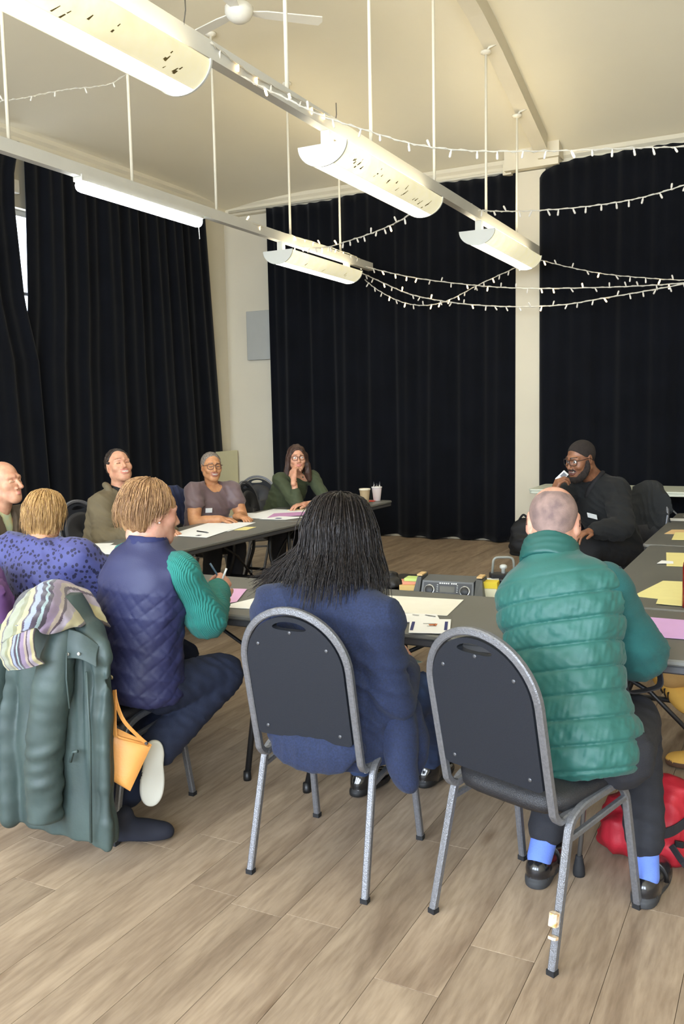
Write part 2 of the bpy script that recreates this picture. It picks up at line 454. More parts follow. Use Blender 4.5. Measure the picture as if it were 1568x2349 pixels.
# wall fixtures
m_panel = mat('grey_panel_paint', (172, 172, 164), .6, var=.03)
o = MB().rbox((-6.565, YF-.04, 2.68), (.41, .08, .66), .012, 2).build('wall_panel', m_panel); tag(o, 'flat grey panel box on far wall beside the left curtain', 'panel')
m_board = mat('cream_board', (214, 208, 170), .7, var=.03)
o = MB().rbox((-7.02, 10.12, .56), (.05, .52, 1.1), .006, 2).build('leaning_board', m_board); tag(o, 'cream board leaning in the corner behind the woman with grey hair', 'board')
o = MB().rbox((XL+.03, 6.70, 3.93), (.06, .07, .13), .01, 2).build('junction_box', m_white); tag(o, 'small white box on left wall above the bright window gap', 'junction box')
# ------------------------------------------------------------------ suspended lighting
m_rail = mat('light_trunking_white', (206, 204, 194), .45, var=.05, vscale=6)
m_rod = mat('rod_paint_cream', (226, 218, 196), .5)
m_diff = mat('lamp_diffuser', (255, 255, 250), .4, emit=(255, 249, 232), estr=LAMP_DOWN)
m_up = mat('lamp_uplight', (255, 250, 235), .4, emit=(255, 241, 212), estr=LAMP_UP)
m_perf = mat('lamp_side_cream', (238, 231, 198), .55, var=.3, vscale=9, rgb2=(218, 206, 158), emit=(244, 237, 200), estr=.62)
m_cap = mat('lamp_end_plate', (206, 206, 196), .5)
m_mark = mat('lamp_grime', (96, 82, 40), .9)
m_led = mat('led_diffuser', (255, 255, 255), .4, emit=(246, 250, 255), estr=LED)
m_green = mat('green_pilot_light', (40, 200, 90), .4, emit=(40, 220, 100), estr=1.5)
ZR = 3.315
def light_rail(x, y0, y1, rods, label):
    r = empty('light_rail', (x, y0, ZR), 0, label, 'light rail', 'suspended light rails')
    MB().box((0, (y1-y0)/2, .045), (.065, y1-y0, .09)).build('trunking', m_rail, r)
    for (y, zt) in rods:
        MB().tube([(0, y-y0, .085), (0, y-y0, zt-ZR)], .0125, 8).build('rod', m_rod, r, smooth=True)
        MB().lathe([(.05, 0), (.05, -.015), (.02, -.03)], 12, (0, y-y0, zt-ZR+.002)).build('ceiling_rose', m_rod, r, smooth=True)
    return r
RX1, RX2 = -2.65, -4.68
def rz1(y): return ceilz(RX1, y)-(.19 if y > 7 else .0)
rods1 = [(y, ceilz(RX1, y)-(.2 if y > 6.9 else 0)) for y in (.9, 2.2, 3.3, 4.55, 5.67, 6.86, 8.19, 9.21)]
r1 = light_rail(RX1, -3.3, 10.0, rods1, 'suspended light rail on thin rods, carrying three long lamps over the tables')
for y in (8.19, 9.21):   # short stays from the rods to the roof beam
    z = ceilz(RX1, y)-.2-ZR
    MB().tube([(0, y+3.3, z-.01), (.03, y+3.3, z+.03), (.10, y+3.3, z+.05)], .012, 6).build('stay', m_rod, r1, smooth=True)
rods2 = [(y, ceilz(RX2, y)) for y in (1.9, 3.1, 4.38, 5.6, 6.73, 8.03, 9.15)]
light_rail(RX2, -3.3, 9.95, rods2, 'suspended light rail on thin rods above the left row of tables')
light_rail(-.62, -3.3, 6.0, [(y, ceilz(-.62, y)) for y in (-1, 1.4, 3.8, 5.6)], 'suspended light rail to the right, above the right row of tables') if False else None

def luminaire(x, y0, y1, label, marks=0, seed=1):
    L = y1-y0; rng = random.Random(seed)
    t = empty('luminaire', (x, y0, ZR), 0, label, 'lamp', 'long lamps on the rails')
    W, H, OF = .165, .130, .095
    def pt(a): return (W*math.cos(a), -H*math.sin(a)-OF)
    def shell(a0, a1, n, th=.006):
        V = []; F = []
        for i in range(n+1):
            a = a0+(a1-a0)*i/n; px, pz = pt(a); nx, nz = math.cos(a)/W, -math.sin(a)/H; q = math.hypot(nx, nz); nx /= q; nz /= q
            for yy in (0, L):
                V.append((px, yy, pz)); V.append((px-nx*th, yy, pz-nz*th))
        for i in range(n):
            a, b = i*4, (i+1)*4
            F += [(a, b, b+2, a+2), (a+1, a+3, b+3, b+1), (a, a+1, b+1, b), (a+2, b+2, b+3, a+3)]
        F += [(0, 2, 3, 1), (n*4, n*4+1, n*4+3, n*4+2)]
        return V, F
    aL = math.radians(66)
    for nm, a0, a1, m in (('side_panel', 0, aL, m_perf), ('side_panel', PI-aL, PI, m_perf), ('diffuser', aL, PI-aL, m_diff)):
        V, F = shell(a0, a1, 10); MB().add(V, F).build(nm, m, t, smooth=True)
    # end plates
    out = [(W*1.04*math.cos(PI*i/20), -H*1.05*math.sin(PI*i/20)-OF+.004) for i in range(21)]
    for yy in (-.012, L):
        V = [(p[0], yy, p[1]) for p in out]+[(p[0], yy+.012, p[1]) for p in out]; n = len(out)
        F = [tuple(range(n)), tuple(range(2*n-1, n-1, -1))]+[(i, n+i, n+(i+1) % n, (i+1) % n) for i in range(n)]
        MB().add(V, F).build('end_plate', m_cap, t)
    # uplight troughs either side of the rail
    for sx in (-1, 1): MB().box((sx*.095, L/2, -OF-.008), (.07, L-.06, .004)).build('uplight', m_up, t)
    MB().box((0, .06, -OF/2), (.06, .06, OF)).build('bracket', m_cap, t); MB().box((0, L-.06, -OF/2), (.06, .06, OF)).build('bracket', m_cap, t)
    MB().box((0, L/2, -OF-.02), (.12, L-.02, .03)).build('spine', m_cap, t)
    if marks:
        g = MB()
        for k in range(marks):
            a = math.radians(rng.uniform(38, 62)); yy = rng.uniform(.05, .95)*L
            px, pz = pt(a); l = rng.uniform(.01, .05); w = rng.uniform(.003, .009); da = rng.uniform(-.12, .12)
            V = []
            for (dy, d) in ((-w, 0), (w, 0), (w*.4+l*.5, l), (-w*.4+l*.5, l)):
                q = a-d*8*.9+da; qx, qz = pt(max(q, .05)); V.append((qx*1.006+.0004, yy+dy, qz*1.006))
            g.add(V, [(0, 1, 2, 3)])
        tag(g.build('grime_marks', m_mark, t), kind='stuff')
    return t
luminaire(RX1, 1.92, 3.56, 'large lamp at top left with curved cream sides, nearest on its rail', 12, 3)
luminaire(RX1, 4.97, 6.60, 'middle lamp on the long rail, cream side covered in dark marks', 26, 4)
luminaire(RX1, 7.93, 9.56, 'farthest lamp on the long rail, before the cream pilaster', 0, 5)
luminaire(RX2, 7.78, 9.36, 'far lamp on the left rail, before the black curtain', 4, 6)
luminaire(RX1, -1.2, .43, 'lamp on the long rail behind the photographer', 4, 7)
# bright white batten
t = empty('led_batten', (RX2, 5.0, ZR), 0, 'bright white tube batten under the left rail', 'lamp')
n = 14; V = []; F = []
b = MB()
prof = [(0.0, 0), (.03, .004), (.046, .02), (.05, .05), (.05, 1.42), (.046, 1.45), (.03, 1.466), (0.0, 1.47)]
b.lathe([(max(r, .001), z) for r, z in prof], 18, (0, 0, -.055), Matrix.Rotation(-PI/2, 3, 'X')).build('diffuser', m_led, t, smooth=True)
MB().box((0, .735, -.008), (.085, 1.47, .045)).build('housing', m_rail, t)
MB().box((.0, 1.49, -.03), (.02, .02, .02)).build('pilot_light', m_green, t)
MB().tube([(0, 1.45, -.06), (.005, 1.455, -.2)], .003, 6).build('pull_cord', m_rail, t)

# cables dangling about the rail
m_cable = mat('grey_cable', (70, 66, 58), .6)
# fairy lights
m_wire = mat('fairy_light_wire', (206, 200, 184), .5)
m_bulb = mat('fairy_bulb_clear', (206, 202, 192), .25, emit=(255, 244, 222), estr=.12)
m_bulb_on = mat('fairy_bulb_lit', (255, 236, 200), .25, emit=(255, 214, 150), estr=8.0)
bm_ = MB().lathe([(.0045, 0), (.006, -.006), (.006, -.016), (.0085, -.02), (.0085, -.05), (.003, -.056)], 7).mesh('bulb')
bme = {}
for k, m in (('a', m_bulb), ('b', m_bulb_on)):
    me = bm_.copy(); me.materials.append(m); bme[k] = me
def fairy(pts, label, nb, lit, seed, r=.005, scale=1.0):
    rng = random.Random(seed)
    path = bez(pts, 10)
    t = empty('fairy_lights', path[0], 0, label, 'fairy lights', 'strings of fairy lights')
    P = [p-path[0] for p in path]
    r *= .72; b = MB().tube(P, r, 5)
    # second strand twisted round
    Q = [p+Vector((.006*math.sin(i*1.7), .004*math.cos(i*1.3), .007*math.cos(i*1.7))) for i, p in enumerate(P)]
    b.tube(Q, r*.7, 5); b.build('wire', m_wire, t, smooth=True)
    d = [0]
    for i in range(1, len(P)): d.append(d[-1]+(P[i]-P[i-1]).length)
    for k in range(nb):
        s = d[-1]*(k+.5+rng.uniform(-.15, .15))/nb
        i = max(j for j in range(len(d)) if d[j] <= s); i = min(i, len(P)-2)
        q = P[i].lerp(P[i+1], (s-d[i])/max(d[i+1]-d[i], 1e-6))
        o = bpy.data.objects.new('bulb', bme['b'] if rng.random() < lit else bme['a']); C.objects.link(o); o.parent = t
        o.location = q; up_ = rng.random() < .18
        o.rotation_euler = (rng.uniform(-.5, .5)+(PI if up_ else 0), rng.uniform(-.5, .5), rng.uniform(0, 6)); o.scale = (scale*.8,)*3
    return t
fairy([(-2.75, 3.89, 3.43), (-2.62, 4.03, 3.32), (-2.44, 4.16, 3.22), (-2.29, 4.28, 3.14), (-2.11, 4.44, 3.08), (-1.9, 4.62, 3.02), (-1.67, 4.81, 3.0), (-1.41, 5.02, 3.01), (-1.16, 5.23, 3.03), (-0.87, 5.47, 3.06), (-0.64, 5.66, 3.08), (-0.34, 5.9, 3.12), (.3, 6.4, 3.4)],
      'fairy light string from the large lamp across the ceiling to the right', 30, .12, 1)
fairy([(-2.76, 7.86, 3.41), (-2.48, 7.87, 3.36), (-2.21, 7.88, 3.33), (-1.83, 7.9, 3.31), (-1.46, 7.91, 3.31), (-1.18, 7.91, 3.33), (-0.88, 7.9, 3.38), (-0.52, 7.89, 3.46), (.2, 7.85, 3.7)],
      'fairy light string rising to the right in front of the right curtain', 26, .08, 2, .007, 1.25)
fairy([(-4.8, 8.27, 3.35), (-4.22, 7.88, 3.22), (-3.76, 7.53, 3.18), (-3.24, 7.08, 3.14), (-2.82, 6.66, 3.12), (-2.66, 6.6, 3.2)],
      'fairy light string slung between the two light rails', 18, .1, 3, .007, 1.15)
fairy([(-4.78, 9.75, 3.38), (-4.45, 9.75, 3.27), (-3.98, 9.75, 3.14), (-3.44, 9.75, 3.03), (-2.97, 9.72, 2.95), (-2.53, 9.7, 2.9), (-2.0, 9.66, 2.86), (-1.54, 9.6, 2.83), (-1.05, 9.5, 2.81), (-0.52, 9.4, 2.83), (.2, 9.3, 3.0)],
      'upper of the fairy light strings crossing the pilaster', 34, .3, 4, .008, 1.2)
fairy([(-4.74, 9.8, 3.28), (-4.44, 9.8, 3.13), (-4.09, 9.77, 2.97), (-3.69, 9.75, 2.86), (-3.27, 9.72, 2.78), (-2.77, 9.68, 2.72), (-2.27, 9.64, 2.7), (-1.86, 9.6, 2.73), (-1.46, 9.55, 2.76), (-1.04, 9.5, 2.8), (-0.51, 9.4, 2.87), (.2, 9.3, 3.05)],
      'lowest fairy light string sagging across the curtains and pilaster', 38, .3, 5, .009, 1.25)
fairy([(-4.66, 9.74, 3.18), (-4.48, 9.74, 3.04), (-4.2, 9.76, 2.89), (-3.92, 9.79, 2.83), (-3.63, 9.82, 2.87), (-3.26, 9.83, 3.02), (-2.85, 9.85, 3.17), (-2.66, 9.85, 3.25)],
      'short fairy light string dipping between the far lamps', 20, .35, 6, .007, 1.2)
fairy([(-2.6, 9.85, 3.24), (-2.28, 9.85, 3.13), (-1.87, 9.8, 3.01), (-1.45, 9.7, 2.92), (-1.05, 9.6, 2.85), (-0.52, 9.5, 2.8), (.2, 9.4, 2.95)],
      'fairy light string sloping down right from the farthest lamp', 18, .35, 7, .006, 1.2)
fairy([(-5.2, 4.25, 3.62), (-5.06, 4.44, 3.69), (-4.96, 4.58, 3.76), (-4.87, 4.7, 3.8), (-4.77, 4.84, 3.86), (-4.67, 4.97, 3.91), (-4.56, 5.11, 3.95), (-4.46, 5.25, 4.03), (-4.2, 5.6, 4.4)],
      'fairy light string at upper left above the left rail', 10, .1, 8, .004, .9)
# loose bulbs wound along the rails
fairy([(RX2, 7.1, ZR+.1), (RX2+.04, 7.4, ZR+.07), (RX2-.03, 7.7, ZR+.1), (RX2+.03, 8.0, ZR+.09), (RX2+.04, 9.2, ZR+.1), (RX2+.04, 9.6, ZR+.08)],
      'fairy lights wound along the left rail above the far lamp', 14, .4, 9, .005, 1.1)
fairy([(RX1+.04, 3.75, ZR+.07), (RX1+.04, 4.1, ZR+.04), (RX1+.045, 4.5, ZR+.05), (RX1+.04, 5.0, ZR+.07)],
      'fairy lights wound along the rail beside the large lamp', 8, .2, 10, .004, .9)
# cable ties sticking up by the lamps
for (p, l) in (((RX1+.03, 3.55, ZR+.08), 'thin black cable tie sticking up beside the large lamp'), ((RX1+.02, 5.1, ZR+.05), 'thin dark cable tie above the middle lamp')):
    o = MB().tube([p, (p[0]+.006, p[1]+.01, p[2]+.07), (p[0]+.004, p[1]+.012, p[2]+.14)], .003, 6).build('cable_tie', m_cable, smooth=True); tag(o, l, 'cable tie')

# ceiling fans
def fan(x, y, z, label, rot):
    t = empty('ceiling_fan', (x, y, z), rot, label, 'fan', 'white ceiling fans')
    zc = ceilz(x, y)-z
    MB().tube([(0, 0, .05), (0, 0, zc)], .014, 10).build('down_rod', m_white, t, smooth=True)
    MB().lathe([(.06, zc-.09), (.075, zc-.02), (.075, zc+.02)], 16).build('canopy', m_white, t, smooth=True)
    MB().lathe([(.01, -.075), (.05, -.07), (.085, -.045), (.105, -.01), (.105, .03), (.08, .055), (.02, .07)], 24).build('motor', m_white, t, smooth=True)
    for k in range(3):
        a = math.radians(120*k); R = Matrix.Rotation(a, 3, 'Z')
        V = [(.09, -.03, 0), (.2, -.05, .004), (.62, -.065, .004), (.64, .0, 0), (.62, .055, -.006), (.2, .05, -.004), (.09, .03, 0)]
        b = MB(); n = len(V)
        P = [R @ Vector(p) for p in V]; b.add([p+Vector((0, 0, .004)) for p in P]+[p-Vector((0, 0, .004)) for p in P], [tuple(range(n)), tuple(range(2*n-1, n-1, -1))]+[(i, n+i, n+(i+1) % n, (i+1) % n) for i in range(n)])
        b.build('blade', m_white, t)
    return t
fan(-3.76, 5.78, 4.54, 'white ceiling fan above the large lamp', math.radians(44))
fan(.08, 8.3, 4.25, 'white ceiling fan with one blade tip at the right picture edge', math.radians(180))
# ------------------------------------------------------------------ furniture
m_tabletop = mat('table_plastic_charcoal', (110, 109, 103), .42, var=.10, vscale=5, bump=.12, bscale=320, spec=.45)
m_tableleg = mat('table_leg_black', (22, 21, 21), .45)
m_whitetop = mat('table_plastic_white', (214, 218, 200), .5, bump=.06, bscale=250)
m_greyleg = mat('table_leg_grey', (120, 120, 118), .45)
ZT = .735
def make_table(label, mtop, mleg, group):
    """folding table, long side along local x, origin on the floor under its centre"""
    t = empty('folding_table', (0, 0, 0), 0, label, 'table', group)
    L, W = 1.822, .752
    MB().rbox((0, 0, ZT-.011), (L, W, .022), .045, 5).build('tabletop', mtop, t)
    MB().rbox((0, 0, ZT-.036), (L-.012, W-.012, .03), .042, 5).build('rim', mat('table_rim_dark', (62, 62, 64), .5) if mtop is m_tabletop else mtop, t)
    for sx in (-1, 1):
        x = sx*.74
        for sy in (-1, 1):
            p = round_corners([(x, sy*.17, ZT-.05), (x, sy*.17, .47), (x+sx*.03, sy*.33, .02)], .05)
            lg = MB().tube(p, .0135, 8).build('leg', mleg, t, smooth=True)
            MB().lathe([(.017, .0), (.018, .012), (.016, .04)], 10, (x+sx*.03, sy*.332, 0)).build('foot_cap', mleg, lg, smooth=True)
        MB().tube([(x+sx*.012, -.235, .30), (x+sx*.012, .235, .30)], .012, 8).build('crossbar', mleg, t, smooth=True)
        MB().tube([(x, -.2, ZT-.06), (x, .2, ZT-.06)], .012, 8).build('hinge_bar', mleg, t, smooth=True)
        MB().tube([(x+sx*.008, 0, .30), (x-sx*.2, 0, .5), (sx*.2, 0, ZT-.055)], .009, 8).build('brace', mleg, t, smooth=True)
    return t
tb = make_table('charcoal folding table at the front, left half of the near row', m_tabletop, m_tableleg, 'charcoal folding tables set in a U')
tb.location = (-2.83, 3.385, 0)
copy_tree(tb, None, (-.995, 3.385, 0), 0, 'charcoal folding table in front of the man in the green vest')
H_ = PI/2
copy_tree(tb, None, (-3.80, 5.055, 0), H_, 'charcoal folding table in front of the laughing man, left row')
copy_tree(tb, None, (-3.84, 6.89, 0), H_, 'charcoal folding table at the far end of the left row, with two cups')
copy_tree(tb, None, (-.405, 4.70, 0), H_, 'charcoal folding table holding the red bottle, right row')
copy_tree(tb, None, (-.45, 6.545, 0), H_, 'charcoal folding table at the far end of the right row')
wt = make_table('white folding table against the far curtain', m_whitetop, m_greyleg, 'white folding tables')
wt.location = (-1.66, 9.77, 0)
for ch in list(wt.children): pass
# low black table in the middle of the U that carries the sound equipment
t = empty('low_table', (-1.72, 4.74, 0), 0, 'low black table behind the near row, carrying audio gear', 'table')
MB().rbox((0, 0, .535), (1.0, .74, .03), .03, 4).build('tabletop', m_tableleg, t)
for sx in (-1, 1):
    for sy in (-1, 1): MB().tube([(sx*.44, sy*.32, .52), (sx*.46, sy*.33, 0)], .014, 8).build('leg', m_tableleg, t, smooth=True)

# chairs
m_chrome = mat('chair_frame_grey_hammered', (128, 129, 133), .36, metal=.55, var=.22, vscale=120, bump=.25, bscale=260)
m_vinyl = mat('chair_back_charcoal', (26, 29, 36), .65, bump=.18, bscale=420, spec=.35)
m_seatv = mat('chair_seat_vinyl', (34, 34, 37), .42, bump=.35, bscale=330, spec=.5)
m_rubber = mat('chair_foot_rubber', (24, 24, 26), .8)
m_screw = mat('chair_screw_steel', (92, 93, 96), .4, metal=.6)
m_paintchip = mat('chipped_paint_white', (230, 222, 206), .7, var=.5, vscale=60, rgb2=(190, 140, 70))
TQ = (.023, .023)
def make_chair(label, group):
    """stacking banquet chair; origin between the rear feet, facing +y"""
    t = empty('banquet_chair', (0, 0, 0), 0, label, 'chair', group)
    HB, TOP = .192, .95
    def yb(z): return .038-.215*(z-.45)           # raked back plane
    # back frame: one bent tube from seat rail to seat rail over the arch
    pts = []
    side = [(HB-.004, .43, .452), (HB-.004, .12, .415), (HB-.002, .075, .412), (HB, .045, .435), (HB, yb(.48), .48), (HB, yb(TOP-HB), TOP-HB)]
    sidep = [Vector(p) for p in bez(side, 6)]
    arch = []
    for i in range(1, 24):
        a = PI*i/24; z = TOP-HB+HB*math.sin(a); arch.append(Vector((HB*math.cos(a), yb(z), z)))
    path = sidep+arch+[Vector((-p.x, p.y, p.z)) for p in reversed(sidep)]
    MB().tube(path, sq=(.024, .022), up=(0, 1, .0)).build('back_frame', m_chrome, t)
    # leg frames, one leg each
    for sx in (-1, 1):
        rear = round_corners([(sx*.218, 0, .012), (sx*.207, .098, .408), (sx*.205, .16, .432), (sx*.205, .26, .438)], .05)
        front = round_corners([(sx*.217, .473, .012), (sx*.206, .405, .40), (sx*.205, .36, .442), (sx*.205, .26, .438)], .055)
        for pth, ft in ((rear, (sx*.218, 0)), (front, (sx*.217, .473))):
            lg = MB().tube(pth, sq=TQ, up=(1, 0, 0)).build('leg', m_chrome, t)
            MB().box((ft[0], ft[1], .008), (.025, .025, .016)).build('foot_cap', m_rubber, lg)
        MB().tube([(sx*.208, .085, .357), (sx*.207, .415, .385)], sq=(.018, .018), up=(1, 0, 0)).build('side_rail', m_chrome, t)
    # seat: padded cushion, wider at front
    V = []; ns, nr = 28, 7
    rings = [(0.0, -.018, .0), (.96, -.018, 0), (1.0, -.004, 0), (1.01, .012, 0), (.985, .028, 0), (.9, .038, 0), (.6, .046, 0), (0, .048, 0)]
    for (k, dz, _) in rings:
        for i in range(ns):
            a = 2*PI*i/ns; ca, sa = math.cos(a), math.sin(a)
            q = (abs(ca)**5+abs(sa)**5)**(-1/5.0)
            px, py = ca*q*.203*k, sa*q*.212*k
            px *= 1.0+.04*(py/.21); V.append((px, .262+py, .447+dz+.012*(py/.21)))
    F = []
    for j in range(len(rings)-1):
        for i in range(ns): F.append((j*ns+i, j*ns+(i+1) % ns, (j+1)*ns+(i+1) % ns, (j+1)*ns+i))
    MB().add(V, F).build('seat', m_seatv, t, smooth=True)
    # back panel with a handle slot
    R_ = HB-.017; zb = .502
    outl = [(R_*math.cos(PI*i/26), TOP-HB+(HB-.019)*math.sin(PI*i/26)) for i in range(27)]
    outl = [(R_, zb+.01)]+outl+[(-R_, zb+.01), (-R_+.012, zb), (R_-.012, zb)]
    hole = [(.062*math.cos(2*PI*i/18), TOP-.050+.015*math.sin(2*PI*i/18)-.006*(math.cos(2*PI*i/18)**2)) for i in range(18)]
    bm = bmesh.new()
    def loop(pp): 
        vs_ = [bm.verts.new((p[0], 0, p[1])) for p in pp]
        return [bm.edges.new((vs_[i], vs_[(i+1) % len(vs_)])) for i in range(len(vs_))]
    es = loop(outl)+loop(hole)
    bmesh.ops.triangle_fill(bm, edges=es, use_beauty=True)
    r = bmesh.ops.extrude_face_region(bm, geom=list(bm.faces))
    for v in [g for g in r['geom'] if isinstance(g, bmesh.types.BMVert)]: v.co.y += .026
    for v in bm.verts: v.co.y += yb(v.co.z)-.011
    bmesh.ops.recalc_face_normals(bm, faces=list(bm.faces))
    me = bpy.data.meshes.new('back_panel'); bm.to_mesh(me); bm.free()
    link('back_panel', me, m_vinyl, t, smooth=False)
    # padded front face
    V = []; n = 26
    outl2 = [((R_-.012)*math.cos(PI*i/n), TOP-HB-.03+(HB-.05)*math.sin(PI*i/n)) for i in range(n+1)]+[(-R_+.012, .53), (R_-.012, .53)]
    c = Vector((0, 0, .70)); N_ = len(outl2); F = []
    for k, dy in ((1.0, .012), (.97, .026), (.85, .036), (.5, .042), (.0, .044)):
        for (px, pz) in outl2: V.append((px*k, yb(pz)+dy, c.z+(pz-c.z)*k))
    for j in range(4):
        for i in range(N_): F.append((j*N_+i, j*N_+(i+1) % N_, (j+1)*N_+(i+1) % N_, (j+1)*N_+i))
    MB().add(V, F).build('back_pad', m_seatv, t, smooth=True)
    for (px, pz) in ((0, .878), (-.125, .83), (.125, .83), (-.135, .535), (.135, .535)):
        MB().lathe([(.0065, 0), (.006, .002), (.003, .003)], 10, (px, yb(pz)-.0105, pz), Matrix.Rotation(PI/2, 3, 'X')).build('screw', m_screw, t, smooth=True)
    return t
GC = 'black and grey stacking banquet chairs'
ch0 = make_chair('grey framed chair whose back faces us, woman with long dark hair sitting on it', GC)
ch0.location = (-1.40, 2.40, 0)
ch2 = copy_tree(ch0, None, (-.759, 2.368, 0), -.345, 'grey framed chair behind the man in the green vest, seat showing')
# paint chips on the leg nearest the camera
o = MB().tube([(.2212, -.0020, .145), (.2205, .006, .18)], sq=(.0245, .0245), up=(1, 0, 0)).build('paint_chip', m_paintchip, ch2)
o = MB().tube([(.2220, -.004, .108), (.2216, -.002, .115)], sq=(.024, .0245), up=(1, 0, 0)).build('paint_chip', m_paintchip, ch2)
copy_tree(ch0, None, (-2.40, 2.355, 0), 0, 'chair under the woman in the navy vest, green coat over its back')
copy_tree(ch0, None, (-2.95, 2.47, 0), .05, 'chair under the woman in the blue spotted top')
copy_tree(ch0, None, (-4.80, 5.0, 0), -PI/2-.12, 'chair under the laughing man in the olive jacket')
copy_tree(ch0, None, (-4.72, 5.98, 0), -PI/2-.1, 'chair with a navy coat under the woman with grey hair')
copy_tree(ch0, None, (-4.62, 7.05, 0), -PI/2+.1, 'chair under the woman in the green top')
copy_tree(ch0, None, (-4.94, 7.69, 0), -PI/2-.75, 'empty chair with a slot in its back beside the woman in green')
copy_tree(ch0, None, (-1.0, 6.90, 0), PI-.62, 'chair with a black coat under the man in black')
copy_tree(ch0, None, (-4.70, 3.60, 0), -PI/2+.5, 'chair under the balding man at the left picture edge')
copy_tree(ch0, None, (.78, 4.05, 0), PI/2+.1, 'chair at the right, under the person with yellow shoes')
# ------------------------------------------------------------------ soft bodies: distance fields turned into meshes
f32 = np.float32
def nv(v): return np.array(v, float)
def unit(v):
    v = np.array(v, float); return v/np.linalg.norm(v)
def frame(z=None, y=None, x=None):
    """rotation with columns x,y,z; z given exactly, y approximately"""
    z = unit(z); y = np.array(y, float); y = unit(y-z*(y@z)); x = np.cross(y, z); return np.stack([x, y, z], 1)
def rotm(ax, deg): return np.array(Matrix.Rotation(math.radians(deg), 3, ax))
def waves(P, scale, seed, n=6, ani=(1, 1, 1)):
    rng = np.random.RandomState(seed); out = 0
    for i in range(n):
        k = rng.randn(3); k = k/np.linalg.norm(k)*2*PI/scale*(.6+.9*rng.rand())*np.array(ani)
        out = out+np.sin(P @ k.astype(f32)+rng.rand()*6.28)
    return out/math.sqrt(n)
def folds(P, d, scale, seed, warp=.8):
    """sharp cloth folds running across direction d"""
    d = unit(d).astype(f32)
    w = waves(P, scale*3, seed, 4)
    s = np.sin((P @ d)*(2*PI/scale)+w*2.2*warp+seed)
    return (1-np.sqrt(np.abs(s)+.02))*1.4-.4
class Vol:
    def __init__(s): s.ops = []
    # --- primitives
    def cap(s, a, b, ra, rb=None, k=.02, m=0, sub=False, flat=None):
        a = nv(a); b = nv(b); rb = ra if rb is None else rb
        R = max(ra, rb); lo = np.minimum(a, b)-R; hi = np.maximum(a, b)+R
        ba = b-a; q = max(ba @ ba, 1e-9)
        def f(P):
            pa = P-a.astype(f32); t = np.clip((pa @ ba.astype(f32))/q, 0, 1)
            dv = pa-t[..., None]*ba.astype(f32)
            return np.sqrt((dv*dv).sum(-1))-(ra+(rb-ra)*t)
        s.ops.append(('sub' if sub else 'add', f, lo, hi, k, m)); return s
    def ell(s, c, r, R=None, k=.02, m=0, sub=False):
        c = nv(c); r = nv(r); M = np.eye(3) if R is None else np.array(R)
        e = np.sqrt(((M*r)**2).sum(1)); A = M.astype(f32)
        def f(P):
            q = (P-c.astype(f32)) @ A
            k0 = np.sqrt(((q/r.astype(f32))**2).sum(-1))+1e-6; k1 = np.sqrt(((q/(r*r).astype(f32))**2).sum(-1))+1e-6
            return k0*(k0-1)/k1
        s.ops.append(('sub' if sub else 'add', f, c-e, c+e, k, m)); return s
    def loft(s, o, R, zs, cx, cy, rx, ry, k=.02, m=0, pw=2.0, sub=False, rnd=.0):
        """stack of ellipses along local z"""
        o = nv(o); A = np.array(R); n = 60
        def cr(v):
            v = np.array(v if np.ndim(v) else [v]*len(zs), float)
            P = bez([(z_, w_, 0) for z_, w_ in zip(zs, v)], 10)
            return np.array([q.x for q in P]), np.array([q.y for q in P])
        zt, rxt = cr(rx); _, ryt = cr(ry); _, cxt = cr(cx); _, cyt = cr(cy)
        zz = np.array(zs); mr = max(max(rx) if np.ndim(rx) else rx, max(ry) if np.ndim(ry) else ry)+np.abs(np.array([cx if np.ndim(cx) else [cx]]).ravel()).max()+np.abs(np.array([cy if np.ndim(cy) else [cy]]).ravel()).max()
        ends = np.stack([o+A[:, 2]*zs[0], o+A[:, 2]*zs[-1]]); lo = ends.min(0)-mr; hi = ends.max(0)+mr
        def f(P):
            q = (P-o.astype(f32)) @ A.astype(f32)
            zc = np.clip(q[..., 2], zs[0], zs[-1])
            RX = np.interp(zc, zt, rxt).astype(f32); RY = np.interp(zc, zt, ryt).astype(f32)
            dx = (q[..., 0]-np.interp(zc, zt, cxt).astype(f32)); dy = (q[..., 1]-np.interp(zc, zt, cyt).astype(f32))
            if pw == 2.0:
                k0 = np.sqrt((dx/RX)**2+(dy/RY)**2)+1e-6; k1 = np.sqrt((dx/(RX*RX))**2+(dy/(RY*RY))**2)+1e-6
                d = k0*(k0-1)/k1
                d = np.where(k0 < .3, -np.minimum(RX, RY)*.7, d)
            else: d = ((np.abs(dx/RX)**pw+np.abs(dy/RY)**pw)**(1/pw)-1)*np.minimum(RX, RY)
            dz = np.abs(q[..., 2]-zc)
            return np.where(dz > 0, np.sqrt(np.maximum(d+rnd, 0)**2+dz*dz)-rnd, d)
        s.ops.append(('sub' if sub else 'add', f, lo, hi, k, m)); return s
    def path(s, pts, rs, k=.02, m=0, n=4):
        P = bez(pts, n) if n > 1 else [Vector(p) for p in pts]
        R = np.interp(np.linspace(0, len(pts)-1, len(P)), np.arange(len(pts)), rs) if np.ndim(rs) else [rs]*len(P)
        for i in range(len(P)-1): s.cap(P[i], P[i+1], float(R[i]), float(R[i+1]), k if i == 0 else max(k*.3, .004), m)
        return s
    def func(s, f, lo, hi, k=.01, m=0, op='add'):
        s.ops.append((op, f, nv(lo), nv(hi), k, m)); return s
    def cut(s, point, normal, k=.004):
        """remove everything on the side the normal points to"""
        p = nv(point).astype(f32); n_ = unit(normal).astype(f32)
        s.ops.append(('isect', lambda P: (P-p) @ n_, None, None, k, 0)); return s
    def disp(s, f, band=.04): s.ops.append(('disp', f, None, None, band, 0)); return s
    def paint(s, f, m): s.ops.append(('paint', f, None, None, .03, m)); return s
